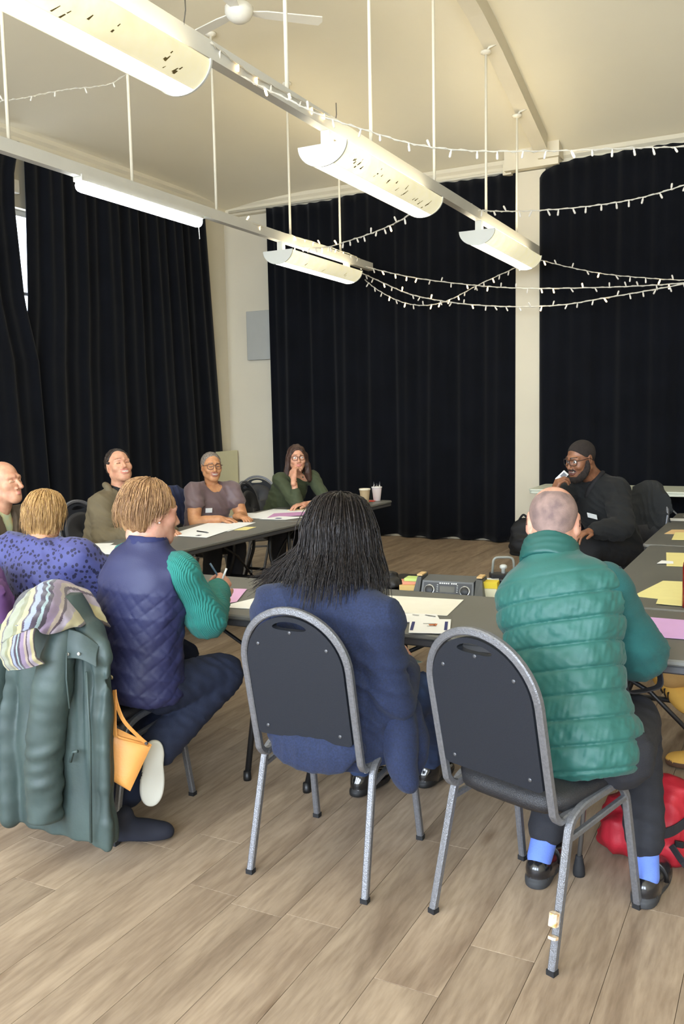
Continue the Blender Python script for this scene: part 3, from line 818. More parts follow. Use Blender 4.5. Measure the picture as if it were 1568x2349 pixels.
    # --- extraction
    def mesh(s, h):
        adds = [o for o in s.ops if o[0] == 'add']
        lo = np.min([o[2] for o in adds], 0)-3*h-.02; hi = np.max([o[3] for o in adds], 0)+3*h+.02
        n = np.ceil((hi-lo)/h).astype(int)+1
        ax = [(lo[i]+h*np.arange(n[i])).astype(f32) for i in range(3)]
        F = np.full(n, 9., f32); M = np.zeros(n, np.uint8)
        def grid(sl): return np.stack(np.meshgrid(ax[0][sl[0]], ax[1][sl[1]], ax[2][sl[2]], indexing='ij'), -1)
        full = tuple(slice(0, n[i]) for i in range(3))
        for (op, f, a, b, k, m) in s.ops:
            if op in ('disp', 'paint', 'isect'):
                idx = np.nonzero(np.abs(F) < (.05 if op != 'disp' else k)) if op != 'isect' else np.nonzero(F < .08)
                P = np.stack([ax[i][idx[i]] for i in range(3)], -1)
                if op == 'disp': F[idx] += f(P)
                elif op == 'paint':
                    q = f(P); mm = M[idx]; mm[q] = m; M[idx] = mm
                else:
                    d = f(P); F0 = F[idx]; hh = np.clip(.5-.5*(F0-d)/k, 0, 1); F[idx] = F0+(d-F0)*hh+k*hh*(1-hh)
                continue
            mg = k+3*h+.012
            i0 = np.clip(np.floor((a-mg-lo)/h).astype(int), 0, n-1); i1 = np.clip(np.ceil((b+mg-lo)/h).astype(int)+1, 1, n)
            sl = tuple(slice(i0[i], i1[i]) for i in range(3))
            if any(i1 <= i0): continue
            d = f(grid(sl)).astype(f32); F0 = F[sl]
            if op == 'add':
                hh = np.clip(.5+.5*(F0-d)/k, 0, 1); Mv = M[sl]; Mv[d < F0] = m; M[sl] = Mv
                F[sl] = F0+(d-F0)*hh-k*hh*(1-hh)
            elif op == 'sub':
                d = -d; hh = np.clip(.5-.5*(F0-d)/k, 0, 1); Mv = M[sl]
                if m: Mv[d > F0] = m; M[sl] = Mv
                F[sl] = F0+(d-F0)*hh+k*hh*(1-hh)
        return surfnet(F, M, lo, h)
def surfnet(F, M, lo, h):
    S_ = F < 0
    a = S_[:-1, :-1, :-1].astype(np.int8)
    cnt = sum(S_[i:F.shape[0]-1+i, j:F.shape[1]-1+j, k:F.shape[2]-1+k].astype(np.int8) for i in (0, 1) for j in (0, 1) for k in (0, 1))
    I = np.nonzero((cnt > 0) & (cnt < 8)); ix, iy, iz = I
    cr = {(i, j, k): F[ix+i, iy+j, iz+k] for i in (0, 1) for j in (0, 1) for k in (0, 1)}
    pos = np.zeros((len(ix), 3), f32); num = np.zeros(len(ix), f32)
    for ax in range(3):
        for u in (0, 1):
            for w in (0, 1):
                c0 = [0, 0, 0]; c1 = [0, 0, 0]; o = [q for q in range(3) if q != ax]
                c0[o[0]] = c1[o[0]] = u; c0[o[1]] = c1[o[1]] = w; c1[ax] = 1
                f0 = cr[tuple(c0)]; f1 = cr[tuple(c1)]; x = (f0 < 0) != (f1 < 0)
                t = np.where(x, f0/np.where(x, f0-f1, 1), 0)
                p = np.zeros((len(ix), 3), f32); p[:, o[0]] = u; p[:, o[1]] = w; p[:, ax] = t
                pos += p*x[:, None]; num += x
    pos = pos/num[:, None]
    V = np.stack(I, 1).astype(f32)+pos; V = V*h+lo.astype(f32)
    mc = M[ix, iy, iz]
    idm = np.full(np.array(F.shape)-1, -1, np.int32); idm[I] = np.arange(len(ix))
    Q = []
    for ax in range(3):
        s0 = [slice(None)]*3; s1 = [slice(None)]*3; s0[ax] = slice(0, -1); s1[ax] = slice(1, None)
        A = S_[tuple(s0)]; B = S_[tuple(s1)]; x = A != B
        o = [q for q in range(3) if q != ax]
        E = np.nonzero(x); e = [E[0], E[1], E[2]]
        ok = (e[o[0]] > 0) & (e[o[1]] > 0) & (e[o[0]] < F.shape[o[0]]-1) & (e[o[1]] < F.shape[o[1]]-1)
        e = [q[ok] for q in e]; inside = A[e[0], e[1], e[2]]
        def cell(du, dw):
            c = [e[0].copy(), e[1].copy(), e[2].copy()]; c[o[0]] += du; c[o[1]] += dw; return idm[c[0], c[1], c[2]]
        q = np.stack([cell(-1, -1), cell(0, -1), cell(0, 0), cell(-1, 0)], 1)
        flip = inside if ax != 1 else ~inside
        q[~flip] = q[~flip][:, ::-1]
        Q.append(q)
    Q = np.concatenate(Q)
    return V, Q, mc[Q[:, 0]]
def relax(V, Q, n=1, w=.5):
    """even out grid stairs a little"""
    for _ in range(n):
        acc = np.zeros_like(V); c = np.zeros(len(V), f32)
        for i in range(4):
            for j in (1, 3):
                np.add.at(acc, Q[:, i], V[Q[:, (i+j) % 4]]); np.add.at(c, Q[:, i], 1)
        V = V*(1-w)+acc/c[:, None]*w
    return V
def soft(name, parts, mats, parent, h=None, base=(0, 0, 0), sm=1):
    """parts: list of (Vol, cell size); linked as one mesh under parent"""
    if isinstance(parts, Vol): parts = [(parts, h)]
    Vs, Qs, Ms, k = [], [], [], 0
    for vol, hh in parts:
        V, Q, M = vol.mesh(hh)
        if sm: V = relax(V, Q, sm)
        Vs.append(V); Qs.append(Q+k); Ms.append(M); k += len(V)
    V = np.concatenate(Vs)-np.array(base, f32)
    me = mesh_np(name, V, np.concatenate(Qs), np.concatenate(Ms))
    return link(name, me, mats, parent)
def ik(a, t, l1, l2, pole):
    a = nv(a); t = nv(t); d = np.linalg.norm(t-a); d = min(d, (l1+l2)*.995); u = unit(t-a)
    x = (l1*l1-l2*l2+d*d)/(2*d); y = math.sqrt(max(l1*l1-x*x, 0))
    p = nv(pole)-a; p = p-u*(p @ u); p = unit(p)
    return a+u*x+p*y

# ------------------------------------------------------------------ human parts
def head_vol(c, R, sc=1.0, smile=0, eyes='open', ear=1.0, jaw=1.0, neck=None, nose=1.0, hairline=None, chin=0.0, neck_r=.056):
    """head with face. R columns: right, forward, up. materials: 0 skin 1 lips 2 eye white 3 dark 4 teeth 5 brow"""
    v = Vol(); c = nv(c); R = np.array(R)
    T = lambda x, y, z: c+R @ (np.array([x, y, z])*sc)
    v.ell(T(0, -.014, .032), nv((.0745, .094, .083))*sc, R, .02)
    v.ell(T(0, .022, -.035), nv((.060*jaw, .068, .078))*sc, R, .035*sc)
    for s in (-1, 1):
        v.cap(T(s*.052*jaw, -.008, -.055), T(s*.018, .062, -.098), .021*sc, .018*sc, .03*sc)
        v.ell(T(s*.040, .055, -.022), nv((.023, .022, .02))*sc, R, .028*sc)
        v.cap(T(s*.014, .083, .022), T(s*.046, .068, .02), .012*sc, .010*sc, .018*sc)
    v.ell(T(0, .066, -.100-chin), nv((.024, .020, .018))*sc, R, .028*sc)
    v.ell(T(0, .06, -.068), nv((.034, .030, .032))*sc, R, .022*sc)
    for s in (-1, 1):
        v.ell(T(s*.031, .094, .001), nv((.017, .014, .011))*sc, R, .014*sc, sub=True)
    # nose
    v.cap(T(0, .083, .012), T(0, .083+.026*nose, -.034), .0065*sc, .0115*sc, .010*sc)
    for s in (-1, 1): v.ell(T(s*.0125, .094, -.041), nv((.0085, .011, .0075))*sc, R, .007*sc)
    # eyes
    for s in (-1, 1):
        v.ell(T(s*.031, .0735, .001), nv((.0135, .0125, .0115))*sc, R, .003*sc, m=2 if eyes == 'open' else 0)
        if eyes == 'open':
            v.ell(T(s*.031, .083, .001), nv((.0055, .004, .0055))*sc, R, .001, m=3)
            v.cap(T(s*.021, .082, .0085), T(s*.043, .076, .007), .0042*sc, .0036*sc, .003, m=0)
        else:
            v.cap(T(s*.020, .0865, -.001), T(s*.042, .080, -.003), .0040*sc, .0030*sc, .002, m=5)
    for s in (-1, 1):
        v.cap(T(s*.015, .0915, .026), T(s*.047, .074, .027), .0052*sc, .0038*sc, .004, m=5)
    # mouth
    if smile >= 2:
        v.ell(T(0, .098, -.066), nv((.024, .016, .010))*sc, R, .004, m=3, sub=True)
        v.ell(T(0, .0875, -.0635), nv((.022, .008, .0068))*sc, R, .001, m=4)
        up, dn = -.056, -.077
    else: up, dn = -.064, -.071
    w = .020+.005*smile
    for zz, rr, dz in ((up, .0048, .003*smile), (dn, .0058, .006*smile)):
        v.path([T(-w, .083, zz+dz), T(-w*.5, .0935, zz), T(0, .0965, zz), T(w*.5, .0935, zz), T(w, .083, zz+dz)], [rr*.5*sc, rr*sc, rr*sc, rr*sc, rr*.5*sc], .004, 1, 2)
    if smile:
        for s in (-1, 1): v.ell(T(s*.042, .064, -.034), nv((.020, .018, .016))*sc, R, .016*sc)
    # ears
    for s in (-1, 1):
        Re = R @ rotm('Z', -s*20)
        v.ell(T(s*.0775, -.014, -.004), nv((.0085, .0205, .033))*sc*ear, Re, .008*sc)
        v.ell(T(s*.0865, -.010, .0), nv((.006, .012, .021))*sc*ear, Re, .006*sc, sub=True)
    if neck is not None:
        v.cap(T(0, -.018, -.07), neck, neck_r*sc, neck_r*1.06*sc, .03)
        v.cap(T(0, -.045, -.02), T(0, -.05, -.09), .045*sc, .045*sc, .03)
    return v, T
def hand_vol(w, d, n, side, curl=.4, sc=1.0, thumb=.5, fing=None):
    """w wrist, d direction, n palm side normal, side +1: thumb towards d x n"""
    v = Vol(); w = nv(w); d = unit(d); n = unit(nv(n)-d*(nv(n) @ d)); s = np.cross(d, n)*side
    v.cap(w-d*.05*sc, w+d*.015*sc, .026*sc, .025*sc, .01)
    offs = (.028, .0095, -.0095, -.027); ls = (.95, 1.06, 1.0, .8)
    for i, o in enumerate(offs):
        kn = w+d*(.092-.006*abs(i-1.2))*sc+s*o*sc
        v.cap(w+d*.012*sc+s*o*.62*sc, kn, .0155*sc, .0115*sc, .012)
        c = curl if fing is None else fing[i]
        a = 0; p = kn; r = .0098
        for L_, da in ((.044, 62), (.028, 70), (.022, 45)):
            a += math.radians(da)*c; q = p+(d*math.cos(a)+n*math.sin(a))*L_*ls[i]*sc+s*o*.10*sc*(1-c)
            v.cap(p, q, r*sc, r*.88*sc, .003); r *= .88; p = q
    b = w+d*.022*sc+s*.022*sc
    t1 = unit(d*.62+s*.72+n*.35*thumb); t2 = unit(d*.88+s*.25*(1-thumb)+n*.5*thumb)
    v.cap(b, b+t1*.045*sc, .0155*sc, .0125*sc, .010); v.cap(b+t1*.045*sc, b+t1*.045*sc+t2*.034*sc, .0118*sc, .0105*sc, .004)
    v.cap(b+t1*.045*sc+t2*.034*sc, b+t1*.045*sc+t2*.055*sc, .0105*sc, .0085*sc, .003)
    return v
def shoe_vol(ank, toe_dir, up=(0, 0, 1), L=.27, heel=.03, sc=1.0, loafer=False):
    """materials: 0 upper 1 sole. ank: ankle joint about .09 above the sole"""
    v = Vol(); a = nv(ank); t = unit(toe_dir); u = nv(up); u = unit(u-t*(u @ t)); R = np.stack([np.cross(t, u), t, u], 1)
    T = lambda x, y, z: a+R @ (np.array([x, y, z])*sc)
    v.ell(T(0, -.03, -.045), nv((.036, .042, .040))*sc, R, .02)
    v.ell(T(0, .04, -.050), nv((.041, .075, .036))*sc, R, .03)
    v.ell(T(0, .115, -.060), nv((.046, .070, .030))*sc, R, .03)
    if not loafer: v.cap(T(0, -.005, -.04), T(0, -.005, .0), .042*sc, .040*sc, .02)
    zz = [z_*sc for z_ in (-.092, -.086, -.074, -.069)]
    for (cy, w_, l_) in ((-.032, .035, .046), (.035, .036, .08), (.105, .0445, .080)):
        v.loft(T(0, cy, 0), R, zz, 0, 0, [w_*.94*sc, w_*sc, w_*sc, w_*.96*sc], [l_*.96*sc, l_*sc, l_*sc, l_*.97*sc], .02, 1, 2.2)
    v.cut(T(0, 0, -.0885), -R[:, 2], .003)
    if loafer: v.ell(T(0, .0, .012), nv((.030, .050, .045))*sc, R, .01, sub=True)
    return v
def limb(v, pts, rs, k=.02, m=0): return v.path(pts, rs, k, m, 4)

m_pale = mat('skin_pale', (208, 160, 136), .52, var=.12, vscale=30, rgb2=(188, 132, 110), sss=.12, spec=.4)
m_pale2 = mat('skin_fair', (210, 160, 128), .52, var=.10, vscale=30, rgb2=(192, 134, 106), sss=.12, spec=.4)
m_tan = mat('skin_tan', (196, 142, 98), .5, var=.12, vscale=30, rgb2=(176, 120, 82), sss=.1, spec=.45)
m_dark = mat('skin_dark_brown', (146, 98, 68), .48, var=.14, vscale=26, rgb2=(118, 76, 54), sss=.08, spec=.5)
m_lip = mat('lips_rose', (190, 120, 104), .45)
m_lipd = mat('lips_brown', (104, 62, 54), .45)
m_eye = mat('eye_white', (224, 218, 208), .3)
m_iris = mat('eye_dark', (34, 24, 20), .3)
m_teeth = mat('teeth', (226, 218, 200), .35)
def hair_mat(name, a, b, rough=.45, sc=(60, 60, 4), spec=.4):
    m = mat(name, a, rough, var=1, vscale=2.2, rgb2=b, stretch=sc, bump=.55, bscale=3.0, spec=spec, thr=(.3, .7)); return m
J = {
 9: dict(pel=(-0.520, 2.660, 0.530), neck=(-0.681, 2.830, 1.090), head=(-0.707, 2.896, 1.189), shL=(-0.827, 2.721, 0.999), shR=(-0.523, 2.809, 0.998), elR=(-0.451, 2.913, 0.797), wrR=(-0.503, 3.245, 0.775), elL=(-0.980, 2.980, 0.800), wrL=(-0.780, 3.200, 0.775), hipL=(-0.610, 2.680, 0.520), hipR=(-0.440, 2.660, 0.520), knR=(-0.452, 2.974, 0.468), knL=(-0.660, 3.090, 0.520), anR=(-0.379, 2.799, 0.115), anL=(-0.714, 2.770, 0.091), heelR=(-0.349, 2.768, 0.000), heelL=(-0.706, 2.758, 0.000)),
 8: dict(pel=(-1.380, 2.600, 0.520), neck=(-1.382, 2.560, 1.010), head=(-1.404, 2.644, 1.143), shL=(-1.537, 2.465, 0.890), shR=(-1.199, 2.559, 0.878), elR=(-1.173, 2.563, 0.616), wrR=(-1.232, 2.796, 0.641), elL=(-1.720, 2.750, 0.720), wrL=(-1.500, 3.000, 0.770), hipL=(-1.490, 2.600, 0.520), hipR=(-1.270, 2.600, 0.520), knR=(-1.240, 2.985, 0.462), knL=(-1.520, 3.050, 0.520), anR=(-1.233, 2.921, 0.281), anL=(-1.550, 3.200, 0.100)),
 7: dict(pel=(-2.240, 2.600, 0.530), neck=(-2.126, 2.557, 1.072), head=(-2.166, 2.610, 1.212), shL=(-2.245, 2.455, 1.018), shR=(-2.047, 2.557, 1.014), elR=(-2.053, 2.677, 0.825), wrR=(-2.144, 2.906, 0.857), elL=(-2.620, 2.850, 0.820), wrL=(-2.424, 3.294, 0.800), hipL=(-2.320, 2.600, 0.520), hipR=(-2.160, 2.600, 0.520), knR=(-2.094, 2.804, 0.455), knL=(-2.350, 3.050, 0.530), anR=(-2.175, 2.591, 0.263), anL=(-2.246, 2.481, 0.030)),
 6: dict(pel=(-2.920, 2.720, 0.520), neck=(-2.822, 2.693, 1.047), head=(-2.876, 2.745, 1.145), shL=(-2.960, 2.593, 0.998), shR=(-2.669, 2.740, 0.974), elR=(-2.727, 2.862, 0.826), wrR=(-2.720, 3.200, 0.770), elL=(-3.300, 2.950, 0.800), wrL=(-3.100, 3.200, 0.770), hipL=(-3.000, 2.720, 0.520), hipR=(-2.840, 2.720, 0.520), knR=(-2.850, 3.150, 0.530), knL=(-3.050, 3.150, 0.530), anR=(-2.850, 3.100, 0.100), anL=(-3.050, 3.100, 0.100)),
 1: dict(pel=(-4.420, 3.660, 0.520), neck=(-4.270, 3.789, 1.041), head=(-4.208, 3.788, 1.227), shL=(-4.261, 3.950, 0.929), shR=(-4.187, 3.543, 0.992)),
 2: dict(pel=(-4.500, 4.870, 0.520), neck=(-4.365, 4.986, 1.046), head=(-4.373, 4.971, 1.235), shL=(-4.279, 5.184, 0.916), shR=(-4.398, 4.786, 0.936), elR=(-4.273, 4.658, 0.754), wrR=(-4.002, 4.571, 0.748), elL=(-4.101, 5.137, 0.699), wrL=(-3.955, 4.762, 0.724)),
 3: dict(pel=(-4.420, 6.000, 0.520), neck=(-4.204, 5.914, 1.008), head=(-4.205, 5.877, 1.178), shL=(-4.180, 6.088, 0.940), shR=(-4.242, 5.720, 0.970), elR=(-4.155, 5.632, 0.813), wrR=(-3.921, 5.523, 0.786), elL=(-4.083, 6.066, 0.817), wrL=(-3.928, 5.803, 0.789)),
 4: dict(pel=(-4.320, 7.080, 0.520), neck=(-4.016, 6.978, 1.048), head=(-4.023, 6.933, 1.178), shL=(-3.926, 7.077, 1.015), shR=(-4.200, 6.933, 0.996), elR=(-3.915, 6.775, 0.817), wrR=(-3.917, 6.742, 1.014), elL=(-3.742, 6.981, 0.842), wrL=(-3.749, 6.694, 0.841)),
 5: dict(pel=(-1.130, 6.500, 0.540), neck=(-1.309, 6.398, 1.079), head=(-1.348, 6.227, 1.237), shL=(-1.186, 6.563, 0.983), shR=(-1.399, 6.116, 1.000), elR=(-1.436, 5.805, 0.939), wrR=(-1.403, 5.782, 1.072), elL=(-1.110, 6.354, 0.802), wrL=(-1.250, 6.056, 0.809), knR=(-1.228, 6.052, 0.682), knL=(-1.199, 6.174, 0.636), hip=(-1.078, 6.686, 0.604), chair=(-1.037, 7.154, 1.022)),
 10: dict(toe=(-0.434, 3.920, 0.020), heel=(-0.292, 3.907, 0.020), shoe2=(-0.453, 3.869, 0.393), shoe2b=(-0.391, 3.952, 0.338)),
}
# ------------------------------------------------------------------ people
def mid(a, b, t=.5): return nv(a)*(1-t)+nv(b)*t
def person(label, base): return empty('person', (base[0], base[1], 0), 0, label, 'person')
def core(J, fwd, legs=True, arm=.036):
    v = Vol(); pel, neck = nv(J['pel']), nv(J['neck'])
    v.cap(pel, mid(pel, neck, .75), .095, .105, .05); v.cap(mid(pel, neck, .7), neck, .09, .05, .05)
    v.cap(J['shL'], J['shR'], .045, .045, .04)
    for s in 'LR':
        v.cap(J['sh'+s], J['el'+s], arm*1.15, arm, .02); v.cap(J['el'+s], J['wr'+s], arm, .025, .02)
        if legs and 'kn'+s in J:
            v.cap(J['hip'+s], J['kn'+s], .05, .036, .03); v.cap(J['kn'+s], J['an'+s], .030, .020, .02)
    return v
def tframe(J, fwd):
    pel, neck = nv(J['pel']), nv(J['neck']); return pel, frame(neck-pel, fwd), np.linalg.norm(neck-pel)
def torso(v, J, fwd, zs, rx, ry, k=.03, m=0, cy=0, pw=2.2, sh=.062):
    o, R, T = tframe(J, fwd)
    v.loft(o, R, [z*T for z in zs], 0, cy, rx, ry, k, m, pw)
    nk = mid(J['neck'], J['pel'], .06)
    if sh:
        for s in 'LR': v.cap(mid(nk, J['sh'+s], .25), J['sh'+s], sh*.9, sh, .05, m)
    return o, R, T
def sleeve(v, J, s, r=(.066, .058, .05, .042), k=.03, m=0, upto=1.0, bulge=.0):
    a, b, c = nv(J['sh'+s]), nv(J['el'+s]), nv(J['wr'+s]); e = mid(b, c, upto)
    v.path([a, mid(a, b), b, mid(b, e), e], [r[0], mid(r[0], r[1], .5), r[1]+bulge, mid(r[1], r[2], .6), r[3]], k, m, 3)
def trousers(J, fwd, m=0, r=(.098, .088, .070, .058), hip=(.175, .14, .105), foot=.93):
    v = Vol(); pel = nv(J['pel']); F = unit((fwd[0], fwd[1], 0)); R = np.stack([np.cross(F, (0, 0, 1)), F, (0, 0, 1)], 1)
    v.ell(pel+np.array([0, 0, .02])+F*.02, hip, R, .03, m)
    for s in 'LR':
        h, k_, a = nv(J['hip'+s]), nv(J['kn'+s]), nv(J['an'+s]); e = mid(k_, a, foot)
        v.path([h, mid(h, k_), k_, mid(k_, e), e], [r[0], r[1], (r[1]+r[2])/2, r[2], r[3]], .03, m, 3)
        v.cut(e+unit(a-k_)*.03, unit(a-k_), .002) if False else None
    return v
def arm_fix(J, s, l1=.29, l2=.26, pole=(0, 0, -1)):
    J['el'+s] = ik(J['sh'+s], J['wr'+s], l1, l2, nv(J['sh'+s])+nv(pole))
def leg_fix(J, s, l1=.43, l2=.42, pole=(0, 0, 1)):
    J['kn'+s] = ik(J['hip'+s], J['an'+s], l1, l2, nv(J['hip'+s])+nv(pole))
def strands(name, guides, n, m, parent, base, r=.0022, jit=.012, seed=1, sides=4, taper=.25, seg=16, curl=.0):
    """hair locks interpolated between neighbouring guide curves"""
    rng = np.random.RandomState(seed); G = [np.array([tuple(p) for p in bez(g, 5)]) for g in guides]
    L_ = min(len(g) for g in G); G = [g[np.linspace(0, len(g)-1, seg).astype(int)] for g in G]
    V = []; F = []; k = 0; t = np.linspace(0, 1, seg)[:, None]
    ang = np.arange(sides)*2*PI/sides
    for i in range(n):
        q = rng.rand()*(len(G)-1); a = int(q); a = min(a, len(G)-2); w = q-a
        P = G[a]*(1-w)+G[a+1]*w
        off = rng.randn(3)*jit; ph = rng.rand(3)*6.28; fr = 1+2*rng.rand(3)
        P = P+off*(.25+t)+np.sin(t*fr*PI+ph)*jit*.5*t+np.sin(t*9+ph)*curl*t
        e = int(seg*(.8+.2*rng.rand())); e = max(e, 6); P = P[:e]
        d = np.gradient(P, axis=0); d /= np.linalg.norm(d, axis=1)[:, None]+1e-9
        e1 = np.cross(d, rng.randn(3)); e1 /= np.linalg.norm(e1, axis=1)[:, None]+1e-9; e2 = np.cross(d, e1)
        rr = r*(.7+.6*rng.rand())*(1-(1-taper)*np.linspace(0, 1, e)[:, None]**2)
        ring = P[:, None]+rr[:, None]*(np.cos(ang)[None, :, None]*e1[:, None]*2.2+np.sin(ang)[None, :, None]*e2[:, None])
        V.append(ring.reshape(-1, 3))
        jj, ii = np.meshgrid(np.arange(e-1), np.arange(sides), indexing='ij'); jj = jj.ravel(); ii = ii.ravel()
        F.append(np.stack([jj*sides+ii, jj*sides+(ii+1) % sides, (jj+1)*sides+(ii+1) % sides, (jj+1)*sides+ii], 1)+k); k += e*sides
    me = mesh_np(name, np.concatenate(V)-np.array(base), np.concatenate(F)); return link(name, me, m, parent)
def glasses(T, m, parent, base, w=.030, h=.019, z=.001, y=.101, temple=True):
    b = MB(); B = Vector(base)
    for s in (-1, 1):
        lp = []
        for i in range(20):
            a = 2*PI*i/20; q = (abs(math.cos(a))**3.2+abs(math.sin(a))**3.2)**(-1/3.2)
            x_ = s*.033+w*.82*math.cos(a)*q; lp.append(Vector(T(x_, y-.010*(abs(x_)/.06)**2*1.6, z+h*math.sin(a)*q))-B)
        b.tube(lp, .0024, 6, True)
        if temple: b.tube([Vector(T(s*.060, y-.020, z+h*.5))-B, Vector(T(s*.079, y-.045, z+.010))-B, Vector(T(s*.083, -.005, z+.010))-B, Vector(T(s*.083, -.03, z-.012))-B], .0022, 6)
    b.tube([Vector(T(-.009, y, z+.005))-B, Vector(T(0, y+.002, z+.009))-B, Vector(T(.009, y, z+.005))-B], .0022, 6)
    return b.build('glasses', m, parent, smooth=True)
def badge(c, n, up, w, h, parent, base, m, text=False):
    n = unit(n); R = frame(n, up); c = nv(c)+n*.004
    P = [c+R[:, 0]*sx*w/2+R[:, 1]*sy*h/2-nv(base) for sx, sy in ((-1, -1), (1, -1), (1, 1), (-1, 1))]
    b = MB(); b.add([tuple(p) for p in P]+[tuple(p-n*.002) for p in P], [(0, 1, 2, 3), (7, 6, 5, 4), (0, 4, 5, 1), (1, 5, 6, 2), (2, 6, 7, 3), (3, 7, 4, 0)])
    return b.build('name_badge', m, parent)
m_badge = mat('paper_badge_white', (232, 232, 226), .6)
m_blackmetal = mat('glasses_black', (28, 24, 24), .35)
m_brownmetal = mat('glasses_brown', (74, 44, 34), .35)
NS = 'strand'

exec_J = J
# ---- man in the green quilted vest, back to the camera
def build_green_vest_man():
    J = dict(exec_J[9]); base = (-.5, 2.66, 0)
    fwd = np.array([.06, .995, 0])
    J['knR'] = (-.455, 3.05, .50); J['knL'] = (-.66, 3.09, .51); J['neck'] = (-.70, 2.82, 1.09); J['pel'] = (-.55, 2.645, .53)
    J['shL'] = (-.80, 2.85, .98); J['elL'] = (-.88, 3.06, .79); J['elR'] = (-.435, 2.93, .77)
    p = person('balding man in a green quilted vest seen from behind, leaning over the table', base)
    R = frame((-.03, .22, .97), (-.20, .96, -.2))
    hv, T = head_vol(J['head'], R, 1.03, neck=nv(J['neck'])-np.array([0, 0, .05]), neck_r=.06, ear=1.1)
    h1 = hand_vol(J['wrR'], (-.15, .95, -.15), (-.3, -.1, -.95), -1, .45)
    h2 = hand_vol(J['wrL'], (.6, .75, -.1), (0, 0, -1), 1, .4)
    soft('body', [(hv, .0038), (core(J, fwd), .014), (h1, .0035), (h2, .0045)], [m_pale, m_lip, m_eye, m_iris, m_teeth, m_iris], p, base=base)
    # cropped hair round the back and sides
    hv = Vol(); c = nv(J['head']); sc = 1.03
    hv.ell(T(0, -.014, .030), nv((.0765, .0965, .084))*sc, R, .02)
    hv.cap(T(0, -.045, -.02), T(0, -.052, -.075), .0475*sc, .046*sc, .03)
    hv.cut(T(0, .012, 0), R @ nv((0, 1, -.15)), .004)
    nse = lambda P: waves(P, .03, 4, 6)*.006
    ctr = T(0, .012, .118).astype(f32)
    hv.func(lambda P: -(np.sqrt(((P-ctr)**2).sum(-1))-.079+nse(P)), c-.3, c+.3, .004, 0, 'isect')
    hv.cut(T(0, -.06, -.088), R @ nv((0, 0, -1)), .006)
    for s in (-1, 1): hv.ell(T(s*.080, -.006, -.012), nv((.02, .030, .042))*sc, R, .008, sub=True)
    soft('hair', hv, [mat('hair_cropped_grey', (150, 124, 114), .8, var=.6, vscale=26, rgb2=(112, 92, 88), bump=.4, bscale=600)], p, .0038, base)
    glasses(T, m_brownmetal, p, base)
    # sleeves of the fleece
    v = Vol()
    sleeve(v, J, 'L', (.045, .055, .055, .044)); sleeve(v, J, 'R', (.080, .078, .070, .050), bulge=.016)
    v.cap(J['shL'], J['shR'], .05, .07, .05)
    el = nv(J['elR']).astype(f32)
    v.disp(lambda P: -.006*folds(P, (.3, .6, .7), .05, 3)*np.exp(-((P-el)**2).sum(-1)/.02)-.003*waves(P, .09, 5))
    soft('fleece_sleeves', v, [mat('fleece_teal', (16, 78, 76), .9, sheen=.05, bump=.2, bscale=300, var=.12, vscale=14)], p, .006, base)
    # puffer vest
    v = Vol(); o, Rt, T_ = tframe(J, fwd)
    zs = [-.14, -.10, .02, .16, .34, .52, .70, .84, .92, .97, 1.02]
    torso(v, J, fwd, zs, [.155, .178, .182, .170, .166, .184, .202, .190, .148, .098, .083], [.135, .155, .160, .150, .140, .140, .142, .130, .110, .088, .080], sh=.066)
    o32, R32 = o.astype(f32), Rt.astype(f32)
    def quilt(P):
        q = (P-o32) @ R32; zz = q[:, 2]+.02*np.sin(q[:, 0]*9)*.5-.05*q[:, 0]
        pf = np.abs(np.sin(PI*(zz-.012)/.0735)); pf = (pf+1e-4)**.42
        top = np.clip((T_*.90-q[:, 2])/.05, 0, 1)
        grv = np.exp(-((np.mod(zz-.012+.03675, .0735)-.03675)/.0045)**2)
        cre = waves(P, .045, 2, 7, (1.2, 1.2, .7))+.6*waves(P, .022, 6, 6)
        return -(.0058*(pf-.55))*top+.0042*grv*top-.0011*cre*(pf+.2)*top-.003*waves(P, .13, 9)
    v.disp(quilt)
    # armholes
    for s in 'R':
        a, b = nv(J['sh'+s]), nv(J['el'+s]); v.cap(mid(a, b, .10)+unit(a-nv(J['sh'+('R' if s == 'L' else 'L')]))*.03, mid(a, b, .7)+unit(a-nv(J['sh'+('R' if s == 'L' else 'L')]))*.05, .076, .072, .006, sub=True)
    ne = nv(J['neck'])
    m_vest = mat('quilted_vest_green', (28, 88, 80), .56, var=.10, vscale=9, bump=.08, bscale=90, sheen=.1)
    soft('quilted_vest', v, [m_vest], p, .0042, base, sm=0)
    # stand collar
    v = Vol(); Rc = frame(nv(J['head'])-ne+np.array([0, .02, .02]), fwd)
    cz = ne-Rc[:, 2]*.035
    v.loft(cz, Rc, [0, .02, .06, .085], 0, .004, [.094, .097, .094, .088], [.090, .092, .090, .085], .01)
    v.loft(cz, Rc, [-.03, .02, .06, .12], 0, .006, [.078, .080, .080, .078], [.074, .076, .076, .074], .008, sub=True)
    v.disp(lambda P: -.003*folds(P, (0, 0, 1), .045, 4, .6))
    soft('collar', v, [mat('quilted_vest_green_collar', (24, 80, 74), .5, var=.1, vscale=9)], p, .005, base)
    for s in ('R',):     # dark binding round the armholes
        a, b = nv(J['sh'+s]), nv(J['el'+s]); ax = unit(unit(a-nv(J['sh'+('L' if s == 'R' else 'R')]))*.8+unit(b-a)*.35); c0 = a+ax*.026
        Rr = frame(ax, (0, 0, 1)); lp = [tuple(c0+Rr[:, 0]*.074*math.cos(t_)+Rr[:, 1]*.088*math.sin(t_)-Rr[:, 1]*.012-nv(base)) for t_ in np.linspace(0, 2*PI, 28, endpoint=False)]
        MB().tube(lp, .0065, 6, True).build('armhole_binding', mat('binding_navy', (30, 52, 66), .8), p, smooth=True)
